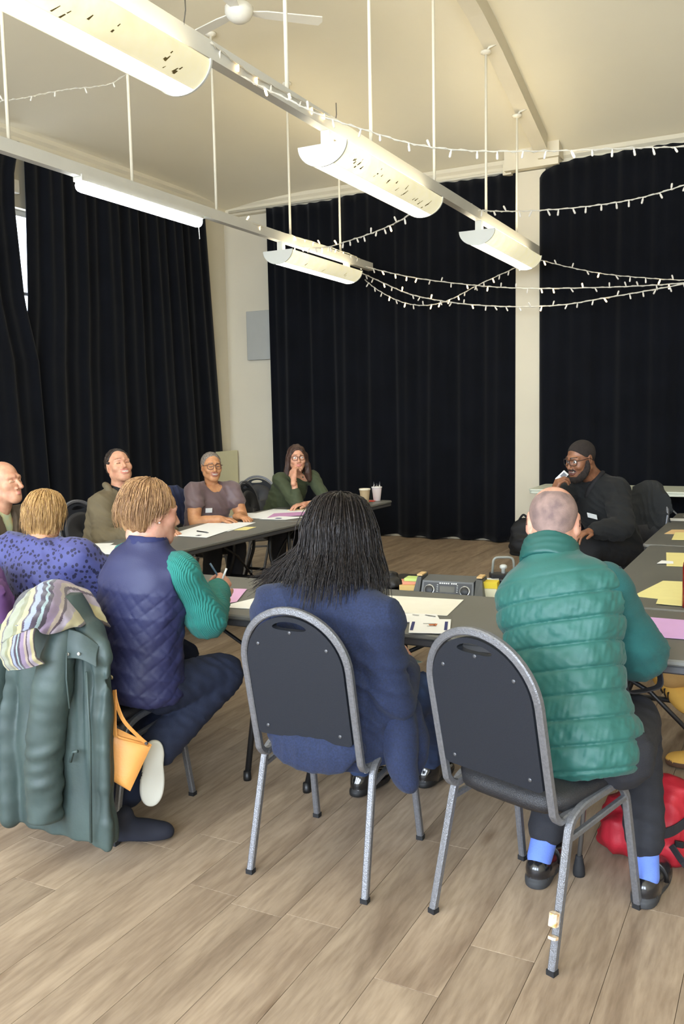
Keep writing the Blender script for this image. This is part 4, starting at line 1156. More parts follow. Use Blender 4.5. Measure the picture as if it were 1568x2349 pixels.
    v = trousers(J, fwd, 0, (.100, .09, .070, .060), (.165, .15, .10), .84)
    v.disp(lambda P: -.004*folds(P, (.2, .3, .9), .09, 6)-.002*waves(P, .07, 3))
    soft('trousers', v, [mat('trousers_charcoal', (30, 31, 37), .85, bump=.2, bscale=350)], p, .0075, base)
    for s in 'LR':
        a = nv(J['an'+s]); td = np.array([.02, 1, 0]) if s == 'L' else np.array([.06, 1, 0])
        tilt = (.0, -.16, 1)
        hz = np.array([0, 0, .101-a[2]])
        a2 = a+hz
        k_ = nv(J['kn'+s]); q = Vol().cap(a2+np.array([0, .0, -.02]), mid(a2, k_, .45), .041, .050, .01)
        soft('sock', q, [mat('sock_sky_blue', (98, 126, 206), .85, bump=.3, bscale=300)], p, .006, base)
        sv = shoe_vol(a2+np.array([0, .02, 0]), td, loafer=True, sc=1.13)
        tp = lambda P, a2=a2: None
        so = soft('loafer', sv, [mat('shoe_leather_black', (24, 24, 27), .22, coat=.4, spec=.6), mat('shoe_sole_grey', (48, 49, 51), .7)], p, .0045, base)
        # apron strap
        L0 = a2+np.array([0, .02, 0]); t = unit(td); sd = np.cross(t, (0, 0, 1))
        pts = [L0+sd*(.048*math.cos(q_))+t*.060+np.array([0, 0, -.070+.058*math.sin(q_)]) for q_ in np.linspace(0, PI, 9)]
        MB().tube([tuple(x_-nv(base)) for x_ in pts], sq=(.022, .006), up=tuple(t)).build('strap', mat('shoe_strap_black', (18, 18, 20), .3), so, smooth=True)
    return p
build_green_vest_man()

# ---- woman with long dark hair
def build_dark_hair_woman():
    J = dict(exec_J[8]); base = (-1.38, 2.6, 0); fwd = np.array([.05, .99, 0])
    J['shL'] = (-1.565, 2.52, .90); J['shR'] = (-1.205, 2.565, .89); J['neck'] = (-1.385, 2.585, 1.0); J['head'] = (-1.375, 2.67, 1.145)
    J['wrR'] = (-1.235, 2.85, .655); J['elR'] = (-1.168, 2.60, .60)
    J['elL'] = ik(J['shL'], J['wrL'], .29, .26, (-1.9, 2.6, .5))
    J['knR'] = (-1.225, 3.02, .50); J['anR'] = (-1.335, 3.345, .11); J['anL'] = (-1.55, 3.15, .1); J['knL'] = (-1.53, 3.02, .52)
    p = person('woman with long dark hair in a blue coat, seen from behind on her chair', base)
    R = frame((-.02, .15, .98), (.12, .95, -.28))
    hv, T = head_vol(J['head'], R, .98, neck=nv(J['neck'])-np.array([0, 0, .04]))
    h1 = hand_vol(J['wrR'], (-.2, .9, .25), (-.9, .1, -.3), -1, .5); h2 = hand_vol(J['wrL'], (.4, .9, -.1), (0, 0, -1), 1, .4)
    soft('body', [(hv, .005), (core(J, fwd), .014), (h1, .0038), (h2, .0045)], [m_pale, m_lip, m_eye, m_iris, m_teeth, m_iris], p, base=base)
    m_hair = hair_mat('hair_black_brown', (44, 36, 32), (12, 10, 11), .40, spec=.3)
    v = Vol()
    v.ell(T(0, -.022, .034), (.100, .120, .105), R, .03); v.ell(T(.01, -.05, -.06), (.112, .07, .11), R, .05)
    v.ell(T(.02, -.06, -.12), (.105, .035, .09), R, .05)
    v.cap(T(-.06, -.06, -.08), T(-.17, -.06, -.19), .06, .03, .05)
    v.ell(T(0, .11, -.03), (.075, .08, .10), R, .02, sub=True)
    c = nv(J['head']).astype(f32)
    def hd(P):
        q = P-c; ph = np.arctan2(q[:, 0], -q[:, 1]); return -.004*np.sin(ph*26+waves(P, .09, 3)*1.6)-.004*waves(P, .035, 5, 6, (1, 1, .25))
    v.disp(hd); soft('hair', v, [m_hair], p, .0055, base)
    gs = []
    for i, ph in enumerate(np.linspace(-125, 120, 22)):
        a = math.radians(ph); sx, sy = math.sin(a), -math.cos(a)
        left = max(0, -ph-25)/100.0; rg = max(0, ph-25)/95.0
        g = [T(.012*sx, -.02+.012*sy, .142), T(.070*sx, -.02+.085*sy, .122), T(.108*sx, -.022+.126*sy, .04), T(.122*sx-.03*left, -.02+.128*sy, -.06)]
        zb = -.27+.05*left
        g += [T(.138*sx-.19*left+.015*rg, -.03+.142*sy, -.14), T(.145*sx-.40*left+.03*rg, -.04+.155*sy+.03*left, zb+.035*math.sin(i*2.3)-.02*rg)]
        gs.append(g)
    st = strands('hair_strands', gs, 1500, m_hair, p, base, .0014, .014, 5, curl=.007)
    tag(st, kind='stuff')
    # coat
    v = Vol(); torso(v, J, fwd, [-.26, -.12, .1, .35, .6, .82, .93, 1.0, 1.04], [.21, .215, .205, .19, .192, .196, .15, .09, .07], [.15, .155, .145, .132, .13, .125, .1, .08, .06], sh=.074)
    for s in 'LR': sleeve(v, J, s, (.080, .074, .060, .052), .05)
    elr = nv(J['elR']).astype(f32); shr = nv(J['shR']).astype(f32)
    v.disp(lambda P: -.008*folds(P, (.7, .1, .7), .085, 3)*np.exp(-((P-elr)**2).sum(-1)/.03)-.008*folds(P, (.8, .2, .5), .19, 8)-.004*waves(P, .09, 5))
    v.ell(nv(J['neck'])+np.array([0, .02, .05]), (.06, .06, .07), None, .01, sub=True)
    m_coat = mat('coat_blue_tweed', (28, 40, 72), .9, var=.35, vscale=160, rgb2=(19, 28, 52), sheen=.05, bump=.25, bscale=300)
    soft('coat', v, [m_coat], p, .0065, base)
    # coat skirt: hangs through the gap of the chair back and over the right side of the seat
    v = Vol()
    v.ell((-1.385, 2.46, .485), (.185, .055, .062), None, .03)
    v.ell((-1.385, 2.435, .445), (.15, .035, .06), None, .03)
    v.path([(-1.17, 2.62, .60), (-1.145, 2.60, .50), (-1.115, 2.56, .42), (-1.09, 2.545, .36)], [.055, .062, .05, .034], .04)
    v.path([(-1.16, 2.70, .56), (-1.12, 2.66, .45), (-1.10, 2.62, .38)], [.05, .055, .03], .04)
    v.disp(lambda P: -.003*folds(P, (1, .3, .1), .11, 4)-.002*waves(P, .1, 5))
    soft('coat_skirt', v, [m_coat], p, .006, base)
    v = trousers(J, fwd, 0, (.095, .088, .072, .062))
    v.disp(lambda P: -.005*folds(P, (.2, .5, .7), .07, 6)-.002*waves(P, .05, 3))
    soft('jeans', v, [mat('denim_dark_blue', (26, 38, 64), .85, var=.4, vscale=9, rgb2=(52, 72, 112), bump=.3, bscale=380, thr=(.2, .9))], p, .007, base)
    for s in 'LR':
        a = nv(J['an'+s]); a[2] = .095
        q = shoe_vol(a, (.12, 1, 0), sc=1.0); q.cap(a+np.array([0, -.004, -.02]), a+np.array([-.002, -.012, .09]), .047, .05, .02)
        bo = soft('boot', q, [mat('boot_patent_black', (16, 16, 18), .16, coat=.6, spec=.7), mat('boot_sole_black', (20, 20, 20), .6)], p, .005, base)
        for k in range(5):
            zc = .035+.022*k; y0 = .075-.022*k
            MB().tube([tuple(a+np.array([-.026, y0-.004, -.06+zc])-nv(base)), tuple(a+np.array([0, y0+.022, -.052+zc])-nv(base)), tuple(a+np.array([.026, y0-.004, -.06+zc])-nv(base))], .0035, 5).build('lace', mat('lace_silver', (150, 146, 140), .3, metal=.5), bo, smooth=True)
    return p
build_dark_hair_woman()

# ---- woman in the navy quilted vest
def short_hair(J, T, R, p, base, m, seed, part=.0, ears=True, vol=1.0, n=900, nape=-.10):
    v = Vol()
    v.ell(T(0, -.020, .036), nv((.090, .111, .097))*vol, R, .03); v.ell(T(0, -.062, -.038), nv((.074, .050, .062))*vol, R, .04)
    v.ell(T(0, .118, -.045), (.082, .085, .092), R, .02, sub=True)
    for s in (-1, 1):
        if ears: v.ell(T(s*.088, .010, -.022), (.026, .036, .036), R, .012, sub=True)
    c = nv(J['head']).astype(f32); R32 = R.astype(f32)
    def hd(P):
        q = (P-c) @ R32; ph = np.arctan2(q[:, 0], -q[:, 1]); return -.0032*np.sin(ph*30+waves(P, .07, seed)*2)-.0045*waves(P, .045, seed+1, 6, (1, 1, .35))
    v.disp(hd); v.cut(T(0, -.05, nape), R @ nv((0, 0, -1)), .01)
    soft('hair', v, [m], p, .0048, base)
    gs = []
    for i, ph in enumerate(np.linspace(-118, 118, 20)):
        a = math.radians(ph); sx, sy = math.sin(a), -math.cos(a); fr = max(0, abs(ph)-75)/45.0
        g = [T(.015*sx, -.015+.02*sy, .136*vol), T(.062*sx, -.02+.08*sy, .112*vol), T(.093*sx*vol, -.022+.114*sy*vol, .045), T(.092*sx*vol, -.03+.104*sy, -.02+.03*fr)]
        g.append(T(.078*sx, -.035+.075*sy, nape+.01+.095*fr)); gs.append(g)
    st = strands('hair_strands', gs, n, m, p, base, .0011, .008, seed, seg=12, curl=.003); tag(st, kind='stuff')
def build_navy_vest_woman():
    J = dict(exec_J[7]); base = (-2.24, 2.6, 0); fwd = np.array([.16, .98, 0])
    J['pel'] = (-2.25, 2.58, .53); J['shR'] = (-2.035, 2.605, .985); J['shL'] = (-2.33, 2.66, 1.01); J['neck'] = (-2.165, 2.585, 1.085); J['head'] = (-2.175, 2.635, 1.205)
    J['elR'] = (-2.0, 2.72, .79); J['wrR'] = (-2.10, 2.94, .85); J['wrL'] = (-2.25, 3.0, .83); J['elL'] = ik(J['shL'], J['wrL'], .29, .27, (-2.7, 2.6, .6))
    J['hipR'] = (-2.15, 2.62, .52); J['hipL'] = (-2.34, 2.62, .52); J['knR'] = (-2.08, 2.93, .50); J['knL'] = (-2.36, 3.0, .52)
    J['anR'] = (-2.125, 2.53, .30); J['anL'] = (-2.27, 2.5, .1)
    p = person('woman with light brown hair in a navy quilted vest and teal jumper, writing', base)
    R = frame((.06, .12, .98), (.42, .88, -.2))
    hv, T = head_vol(J['head'], R, 1.0, neck=nv(J['neck'])-np.array([0, 0, .04]), neck_r=.052, eyes='closed')
    h1 = hand_vol(J['wrR'], (-.2, .85, .35), (-.8, -.1, -.5), -1, .62, fing=(.55, .6, .7, .8)); h2 = hand_vol(J['wrL'], (.75, .55, .0), (0, .2, -1), 1, .6)
    soft('body', [(hv, .004), (core(J, fwd), .014), (h1, .0035), (h2, .0035)], [m_pale, m_lip, m_eye, m_iris, m_teeth, m_iris], p, base=base)
    short_hair(J, T, R, p, base, hair_mat('hair_light_brown', (182, 142, 96), (116, 82, 58)), 11, vol=.93, nape=-.085)
    for s in (1, -1): MB().lathe([(.004, 0), (.004, .004)], 8, tuple(nv(T(s*.083, -.006, -.036))-nv(base))).build('earring', mat('earring_pearl', (240, 236, 226), .2), p)
    v = Vol()
    sleeve(v, J, 'L', (.045, .055, .055, .048)); sleeve(v, J, 'R', (.074, .070, .062, .050), bulge=.01)
    v.cap(J['shL'], J['shR'], .06, .06, .05)
    v.disp(lambda P: -.004*folds(P, (.3, .6, .7), .06, 3)-.002*waves(P, .09, 5))
    mk = mat('knit_teal', (32, 118, 108), .85, sheen=.05)
    N, L, Pn = nodes_of(mk)
    if len(N) < 5:
        tc = N.new('ShaderNodeTexCoord'); wv = N.new('ShaderNodeTexWave'); wv.inputs['Scale'].default_value = 55; wv.inputs['Distortion'].default_value = 1.2; wv.bands_direction = 'X'
        bp = N.new('ShaderNodeBump'); bp.inputs['Strength'].default_value = .6; bp.inputs['Distance'].default_value = .004
        L.new(tc.outputs['Object'], wv.inputs[0]); L.new(wv.outputs['Fac'], bp.inputs['Height']); L.new(bp.outputs[0], Pn.inputs['Normal'])
    soft('jumper_sleeves', v, [mk], p, .006, base)
    # vest with diamond quilting
    v = Vol(); o, Rt, T_ = tframe(J, fwd)
    torso(v, J, fwd, [-.03, .02, .12, .3, .5, .72, .86, .94, 1.0, 1.05], [.20, .208, .20, .185, .186, .19, .168, .125, .085, .075], [.15, .165, .16, .145, .142, .138, .12, .1, .078, .07], sh=.062)
    o32, R32 = o.astype(f32), Rt.astype(f32)
    def quilt(P):
        q = (P-o32) @ R32; ang = np.arctan2(q[:, 0], -q[:, 1])*.17; a = (q[:, 2]+ang)/.031; b = (q[:, 2]-ang)/.031
        s = np.minimum(np.abs(np.sin(PI*a/2)), np.abs(np.sin(PI*b/2))); s = np.minimum(s*2.2, 1)
        lowr = np.clip((T_*.80-q[:, 2])/.04, 0, 1); return -.003*(s-.6)*lowr-.004*folds(P, (.3, .2, .9), .17, 5)*(.5+.5*lowr)-.002*waves(P, .1, 4)
    v.disp(quilt)
    for s in 'R':
        a, b = nv(J['sh'+s]), nv(J['el'+s]); out = unit(a-nv(J['sh'+('R' if s == 'L' else 'L')]))
        v.cap(mid(a, b, .08)+out*.03, mid(a, b, .6)+out*.06, .074, .066, .006, sub=True)
    m_nv = mat('quilted_vest_navy', (38, 41, 78), .6, var=.08, vscale=10, bump=.08, bscale=200)
    soft('quilted_vest', v, [m_nv], p, .0055, base)
    v = Vol(); ne = nv(J['neck']); Rc = frame((.03, .12, .98), fwd)
    v.loft(ne-Rc[:, 2]*.03, Rc, [0, .03, .065], 0, 0, [.084, .080, .074], [.076, .074, .07], .01); v.loft(ne-Rc[:, 2]*.03, Rc, [-.03, .03, .1], 0, .004, [.066, .066, .064], [.062, .062, .06], .008, sub=True)
    soft('collar', v, [mat('vest_collar_navy', (30, 36, 82), .8, var=.2, vscale=30)], p, .005, base)
    # snaps at the vent
    m_snap = mat('snap_brass', (196, 184, 150), .3, metal=.7)
    for (f_, sz) in ((.16, 0), (.05, 0)):
        q = o+Rt @ np.array([.055, -.166, f_*T_]); MB().lathe([(.009, 0), (.008, .004), (.004, .006)], 12, tuple(q-nv(base)), Matrix.Rotation(PI/2, 3, 'X')).build('snap', m_snap, p, smooth=True)
    v = trousers(J, fwd, 0, (.098, .09, .075, .075), (.20, .155, .10))
    v.disp(lambda P: -.004*folds(P, (.2, .5, .7), .08, 6)-.002*waves(P, .05, 3))
    soft('trousers', v, [mat('trousers_navy', (28, 36, 58), .88, bump=.3, bscale=350)], p, .0075, base)
    m_ns, m_ws = mat('shoe_navy_suede', (24, 27, 40), .85), mat('shoe_sole_pale', (200, 198, 186), .7)
    a = nv(J['anR'])
    soft('shoe', shoe_vol(a+np.array([.0, -.02, .0]), (-.02, -.12, -.98), (-.72, .68, -.1), sc=.92), [m_ns, m_ws], p, .005, base)
    soft('shoe', shoe_vol(np.array([-2.17, 2.40, .095]), (.86, .5, 0), sc=.95), [m_ns, m_ns], p, .005, base)
    return p
build_navy_vest_woman()

# ---- woman in the blue spotted top
def build_spotted_woman():
    J = dict(exec_J[6]); base = (-2.9, 2.72, 0); fwd = np.array([.12, .98, 0])
    J['shR'] = (-2.67, 2.74, .985); J['shL'] = (-3.0, 2.70, 1.0); J['neck'] = (-2.835, 2.71, 1.045); J['head'] = (-2.87, 2.77, 1.148)
    J['elR'] = (-2.60, 2.93, .80); J['wrR'] = (-2.75, 3.15, .80); J['elL'] = ik(J['shL'], J['wrL'], .28, .26, (-3.4, 2.7, .6))
    p = person('woman with fair bobbed hair in a blue spotted top, seen from behind', base)
    R = frame((.0, .15, .98), (-.50, .85, -.2))
    hv, T = head_vol(J['head'], R, .90, neck=nv(J['neck'])-np.array([0, 0, .04]), neck_r=.055)
    h1 = hand_vol(J['wrR'], (-.4, .85, -.1), (0, 0, -1), -1, .5); h2 = hand_vol(J['wrL'], (.4, .85, -.1), (0, 0, -1), 1, .4)
    soft('body', [(hv, .0045), (core(J, fwd), .014), (h1, .004), (h2, .005)], [m_pale2, m_lip, m_eye, m_iris, m_teeth, m_iris], p, base=base)
    short_hair(J, T, R, p, base, hair_mat('hair_dark_blonde', (206, 166, 104), (130, 92, 58)), 21, ears=False, vol=.92, nape=-.105)
    v = Vol(); torso(v, J, fwd, [-.1, .05, .3, .55, .78, .9, .97, 1.03], [.2, .2, .19, .19, .19, .15, .095, .07], [.15, .15, .14, .14, .13, .11, .08, .06], sh=.068)
    for s in 'LR': sleeve(v, J, s, (.080, .082, .078, .055), .05, bulge=.01)
    v.disp(lambda P: -.006*folds(P, (.6, .4, .6), .12, 3)-.003*waves(P, .08, 5))
    v.ell(nv(J['neck'])+np.array([0, .03, .05]), (.062, .062, .05), None, .008, sub=True)
    mt = mat('blouse_blue_spotted', (84, 88, 158), .7, sheen=.1); N, L, Pn = nodes_of(mt)
    tc = N.new('ShaderNodeTexCoord'); mp = N.new('ShaderNodeMapping'); mp.inputs['Scale'].default_value = (56, 56, 46); mp.inputs['Rotation'].default_value = (.3, .2, .5)
    ns = N.new('ShaderNodeTexNoise'); ns.inputs['Scale'].default_value = 30
    ad = N.new('ShaderNodeMix'); ad.data_type = 'RGBA'; ad.inputs['Factor'].default_value = .012
    vo = N.new('ShaderNodeTexVoronoi'); vo.feature = 'F1'; vo.inputs['Randomness'].default_value = 1.0; vo.inputs['Scale'].default_value = 1.0
    rp = N.new('ShaderNodeValToRGB'); rp.color_ramp.elements[0].position = .36; rp.color_ramp.elements[0].color = (*lin((22, 20, 56)), 1); rp.color_ramp.elements[1].position = .41; rp.color_ramp.elements[1].color = (*lin((66, 68, 120)), 1)
    L.new(tc.outputs['Object'], mp.inputs[0]); L.new(mp.outputs[0], vo.inputs['Vector']); L.new(vo.outputs['Distance'], rp.inputs[0]); L.new(rp.outputs[0], Pn.inputs['Base Color'])
    soft('blouse', v, [mt], p, .0075, base)
    v = trousers(J, fwd); soft('trousers', v, [mat('trousers_black', (26, 26, 30), .88)], p, .012, base)
    for s in 'LR': soft('shoe', shoe_vol(J['an'+s], (0, 1, 0), sc=.92), [mat('shoe_black', (26, 25, 27), .5), mat('shoe_sole_black', (18, 18, 18), .8)], p, .007, base)
build_spotted_woman()
# ------------------------------------------------------------------ people across the room
def far_legs(J, F, foot_fwd=.34, spread=.09, shin=.0):
    pel = nv(J['pel']); F = unit((F[0], F[1], 0)); Rr = np.cross(F, (0, 0, 1))
    for s, sg in (('L', -1), ('R', 1)):
        J['hip'+s] = pel+Rr*sg*spread; J['kn'+s] = pel+Rr*sg*(spread+.02)+F*.42+np.array([0, 0, .0]); J['an'+s] = pel*np.array([1, 1, 0])+Rr*sg*(spread+.01)+F*foot_fwd+np.array([0, 0, .095])
    return J
m_shoeb = mat('shoe_black', (26, 25, 27), .5); m_soleb = mat('shoe_sole_black', (18, 18, 18), .8)
def far_shoes(J, F, p, base):
    for s in 'LR': soft('shoe', shoe_vol(J['an'+s], (F[0], F[1], 0), sc=.98), [m_shoeb, m_soleb], p, .008, base)

# ---- laughing man in the olive jacket
def build_laughing_man():
    J = dict(exec_J[2]); base = (-4.5, 4.87, 0); F = np.array([.93, -.25, 0])
    J['pel'] = (-4.52, 4.88, .52); J['neck'] = (-4.40, 4.96, 1.045); J['head'] = (-4.385, 4.965, 1.225); J['shR'] = (-4.40, 4.775, .955); J['shL'] = (-4.31, 5.14, .955)
    J['elR'] = (-4.30, 4.70, .72); J['wrR'] = (-4.06, 4.80, .765); J['wrL'] = (-4.0, 4.98, .765); J['elL'] = ik(J['shL'], J['wrL'], .29, .26, (-4.2, 5.4, .5))
    far_legs(J, F)
    p = person('laughing man in an olive jacket, head thrown back, at the left row of tables', base)
    R = frame((-.32, .10, .94), (.80, -.48, .30))
    hv, T = head_vol(J['head'], R, 1.06, 2, 'closed', neck=nv(J['neck'])-np.array([0, 0, .03]), jaw=1.05)
    h1 = hand_vol(J['wrR'], (.9, .3, -.05), (0, 0, -1), -1, .5); h2 = hand_vol(J['wrL'], (.9, -.3, 0), (0, 0, -1), 1, .5)
    soft('body', [(hv, .0031), (core(J, F), .014), (h1, .005), (h2, .005)], [m_pale2, m_lip, m_eye, m_iris, m_teeth, mat('brow_brown', (120, 84, 62), .8)], p, base=base)
    v = Vol(); v.ell(T(0, -.024, .040), nv((.083, .098, .088))*1.06, R, .02); v.ell(T(0, -.07, -.01), nv((.066, .045, .062))*1.06, R, .03)
    v.ell(T(0, .10, .012), (.092, .120, .098), R, .012, sub=True)
    for s in (-1, 1): v.ell(T(s*.088, .0, -.022), (.025, .040, .046), R, .01, sub=True)
    v.disp(lambda P: -.004*waves(P, .03, 7)); v.cut(T(0, 0, -.075), R @ nv((0, 0, -1)), .01)
    soft('hair', v, [hair_mat('hair_dark_brown', (58, 46, 38), (26, 20, 18))], p, .0045, base)
    v = Vol(); torso(v, J, F, [-.08, .1, .35, .6, .8, .9, .97, 1.02], [.19, .19, .18, .195, .20, .165, .11, .085], [.15, .145, .135, .14, .135, .115, .09, .08], sh=.075)
    for s in 'LR': sleeve(v, J, s, (.084, .080, .066, .056), .05, bulge=.01)
    er = nv(J['elR']).astype(f32)
    v.disp(lambda P: -.009*folds(P, (.3, .5, .8), .075, 3)*np.exp(-((P-er)**2).sum(-1)/.05)-.004*folds(P, (.5, .3, .8), .13, 8)-.002*waves(P, .08, 5))
    o, Rt, T_ = tframe(J, F)
    v.loft(o, Rt @ rotm('X', 4), [T_*.62, T_*.75, T_*.93, T_*1.12], 0, [.115, .11, .07, .05], [.005, .04, .062, .075], [.08, .08, .07, .07], .01, sub=True)
    soft('jacket', v, [mat('jacket_olive', (112, 100, 76), .85, var=.15, vscale=9, bump=.15, bscale=200)], p, .0075, base)
    v = Vol(); torso(v, J, F, [.3, .6, .8, .92, 1.0, 1.06], [.14, .15, .14, .10, .073, .066], [.11, .115, .11, .09, .072, .066], sh=0)
    soft('shirt', v, [mat('shirt_black', (20, 18, 20), .8)], p, .0075, base)
    # jacket collar wings
    ne = nv(J['neck'])
    for s in (-1, 1):
        v = Vol(); v.path([ne+Rt @ nv((s*.080, -.06, .02)), ne+Rt @ nv((s*.098, .01, .012)), ne+Rt @ nv((s*.085, .085, -.06)), ne+Rt @ nv((s*.06, .125, -.12))], [.022, .026, .030, .018], .01)
        soft('collar', v, [MATS['jacket_olive']], p, .006, base)
    soft('trousers', trousers(J, F), [mat('trousers_black', (26, 26, 30), .88)], p, .012, base); far_shoes(J, F, p, base)
build_laughing_man()

# ---- woman with grey hair and glasses
def build_grey_hair_woman():
    J = dict(exec_J[3]); base = (-4.45, 5.98, 0); F = np.array([.86, -.45, 0])
    J['pel'] = (-4.44, 6.0, .52); J['neck'] = (-4.265, 5.93, 1.02); J['head'] = (-4.235, 5.90, 1.165); J['shR'] = (-4.315, 5.755, .975); J['shL'] = (-4.16, 6.07, .965)
    J['elR'] = (-4.24, 5.66, .735); J['wrR'] = (-4.03, 5.71, .765); J['wrL'] = (-3.97, 5.88, .765); J['elL'] = (-4.06, 6.06, .74)
    far_legs(J, F)
    p = person('smiling woman with tied grey hair and glasses in a dusty mauve top', base)
    R = frame((-.05, .06, .99), (.76, -.64, -.02))
    hv, T = head_vol(J['head'], R, .98, 2, 'closed', neck=nv(J['neck'])-np.array([0, 0, .03]), jaw=1.0, neck_r=.05)
    cv = core(J, F, True, .042)
    for s in 'LR': cv.path([J['sh'+s], mid(J['sh'+s], J['el'+s]), J['el'+s], mid(J['el'+s], J['wr'+s], .4), J['wr'+s]], [.062, .058, .046, .044, .029], .03)
    h1 = hand_vol(J['wrR'], (.85, .35, -.05), (0, 0, -1), -1, .4); h2 = hand_vol(J['wrL'], (.9, -.4, 0), (0, 0, -1), 1, .4)
    soft('body', [(hv, .0031), (cv, .009), (h1, .005), (h2, .005)], [m_tan, mat('lips_plum', (150, 92, 78), .45), m_eye, m_iris, m_teeth, mat('brow_grey', (96, 82, 72), .8)], p, base=base)
    v = Vol(); v.ell(T(0, -.024, .036), (.082, .100, .090), R, .02); v.ell(T(0, -.06, -.02), (.07, .05, .06), R, .03); v.ell(T(-.02, -.11, -.03), (.045, .035, .05), R, .02)
    v.ell(T(0, .10, .000), (.088, .112, .092), R, .012, sub=True)
    for s in (-1, 1): v.ell(T(s*.088, .0, -.022), (.022, .034, .04), R, .01, sub=True)
    v.disp(lambda P: -.001*waves(P, .02, 7)); v.cut(T(0, 0, -.08), R @ nv((0, 0, -1)), .01)
    soft('hair', v, [hair_mat('hair_grey', (150, 138, 124), (70, 60, 54))], p, .0045, base)
    glasses(T, m_brownmetal, p, base, w=.031, h=.022)
    v = Vol(); torso(v, J, F, [-.1, .08, .3, .52, .72, .85, .93, 1.0], [.19, .19, .178, .185, .19, .175, .13, .085], [.15, .15, .14, .165, .15, .12, .09, .07], cy=.01, sh=.068)
    for s in 'LR':
        a, b = nv(J['sh'+s]), nv(J['el'+s]); v.cap(a, mid(a, b, .42), .074, .076, .03)
    v.disp(lambda P: -.005*folds(P, (.5, .5, .6), .12, 4)-.003*waves(P, .07, 5))
    o, Rt, T_ = tframe(J, F)
    v.ell(nv(J['neck'])+Rt @ nv((0, .045, .03)), (.075, .085, .06), Rt, .01, sub=True)
    soft('top', v, [mat('top_mauve', (104, 84, 84), .55, var=.12, vscale=9, sheen=.15)], p, .0075, base)
    badge(nv(J['pel'])+Rt @ nv((.075, .168, .71*T_)), Rt[:, 1]+Rt[:, 0]*.25, Rt[:, 2]+Rt[:, 0]*.12, .055, .04, p, base, m_badge)
    soft('trousers', trousers(J, F), [MATS['trousers_black']], p, .012, base); far_shoes(J, F, p, base)
build_grey_hair_woman()

# ---- woman in the green top, chin on her hand
def build_green_top_woman():
    J = dict(exec_J[4]); base = (-4.3, 7.05, 0); F = np.array([.78, -.60, 0])
    J['pel'] = (-4.38, 7.06, .52); J['neck'] = (-4.075, 6.985, 1.045); J['head'] = (-4.035, 6.945, 1.185); J['shR'] = (-4.165, 6.845, .995); J['shL'] = (-3.97, 7.11, 1.0)
    J['elR'] = (-3.955, 6.79, .775); J['wrR'] = (-3.985, 6.79, 1.01); J['elL'] = (-3.77, 7.0, .79); J['wrL'] = (-3.86, 6.78, .785)
    far_legs(J, F)
    p = person('young woman with glasses in a dark green top, resting her chin on her hand', base)
    R = frame((-.06, .02, .99), (.62, -.78, -.03))
    hv, T = head_vol(J['head'], R, .98, 1, 'open', neck=nv(J['neck'])-np.array([0, 0, .03]), jaw=.96, neck_r=.048)
    h1 = hand_vol(J['wrR'], nv(T(.045, .075, -.05))-nv(J['wrR'])+np.array([0, 0, .02]), (.2, .9, .0), 1, .62, fing=(.5, .6, .7, .8)); h2 = hand_vol(J['wrL'], (-.4, -.85, 0), (0, 0, -1), 1, .3)
    cv = core(J, F, True, .036)
    soft('body', [(hv, .0031), (cv, .009), (h1, .0042), (h2, .0045)], [m_pale2, m_lip, m_eye, m_iris, m_teeth, mat('brow_brown', (120, 84, 62), .8)], p, base=base)
    v = Vol(); v.ell(T(0, -.02, .034), (.086, .104, .095), R, .02); v.ell(T(0, -.055, -.06), (.085, .055, .10), R, .04)
    for s in (-1, 1): v.path([T(s*.075, .0, .02), T(s*.086, -.012, -.06), T(s*.098, -.02, -.14), T(s*.105, -.02, -.21)], [.026, .030, .034, .022], .02)
    v.ell(T(0, .102, -.02), (.070, .10, .098), R, .01, sub=True)
    v.disp(lambda P: -.003*waves(P, .03, 7, 6, (1, 1, .3)))
    soft('hair', v, [hair_mat('hair_chestnut', (84, 58, 44), (38, 26, 22))], p, .0045, base)
    glasses(T, m_brownmetal, p, base, w=.030, h=.021)
    v = Vol(); torso(v, J, F, [-.1, .08, .3, .52, .72, .86, .95, 1.0], [.175, .17, .16, .165, .17, .145, .09, .065], [.13, .125, .115, .125, .12, .10, .08, .06], sh=.058)
    sleeve(v, J, 'L', (.062, .055, .05, .042), .03, upto=.45); sleeve(v, J, 'R', (.062, .056, .05, .042), .03, upto=.5)
    v.disp(lambda P: -.004*folds(P, (.5, .5, .6), .09, 4)-.002*waves(P, .07, 5))
    o, Rt, T_ = tframe(J, F); v.ell(nv(J['neck'])+Rt @ nv((0, .04, .04)), (.055, .06, .05), Rt, .01, sub=True)
    soft('top', v, [mat('top_dark_green', (62, 70, 44), .8, var=.12, vscale=9, sheen=.03)], p, .007, base)
    wr = nv(J['wrR']); ax = unit(nv(J['wrR'])-nv(J['elR'])); Rb = frame(ax, (1, 0, 0)); c0 = wr-ax*.03
    MB().tube([tuple(c0+Rb[:, 0]*.031*math.cos(a)+Rb[:, 1]*.031*math.sin(a)-nv(base)) for a in np.linspace(0, 2*PI, 16, endpoint=False)], .004, 6, True).build('bracelet', m_brownmetal, p, smooth=True)
    soft('trousers', trousers(J, F), [MATS['trousers_black']], p, .012, base); far_shoes(J, F, p, base)
build_green_top_woman()

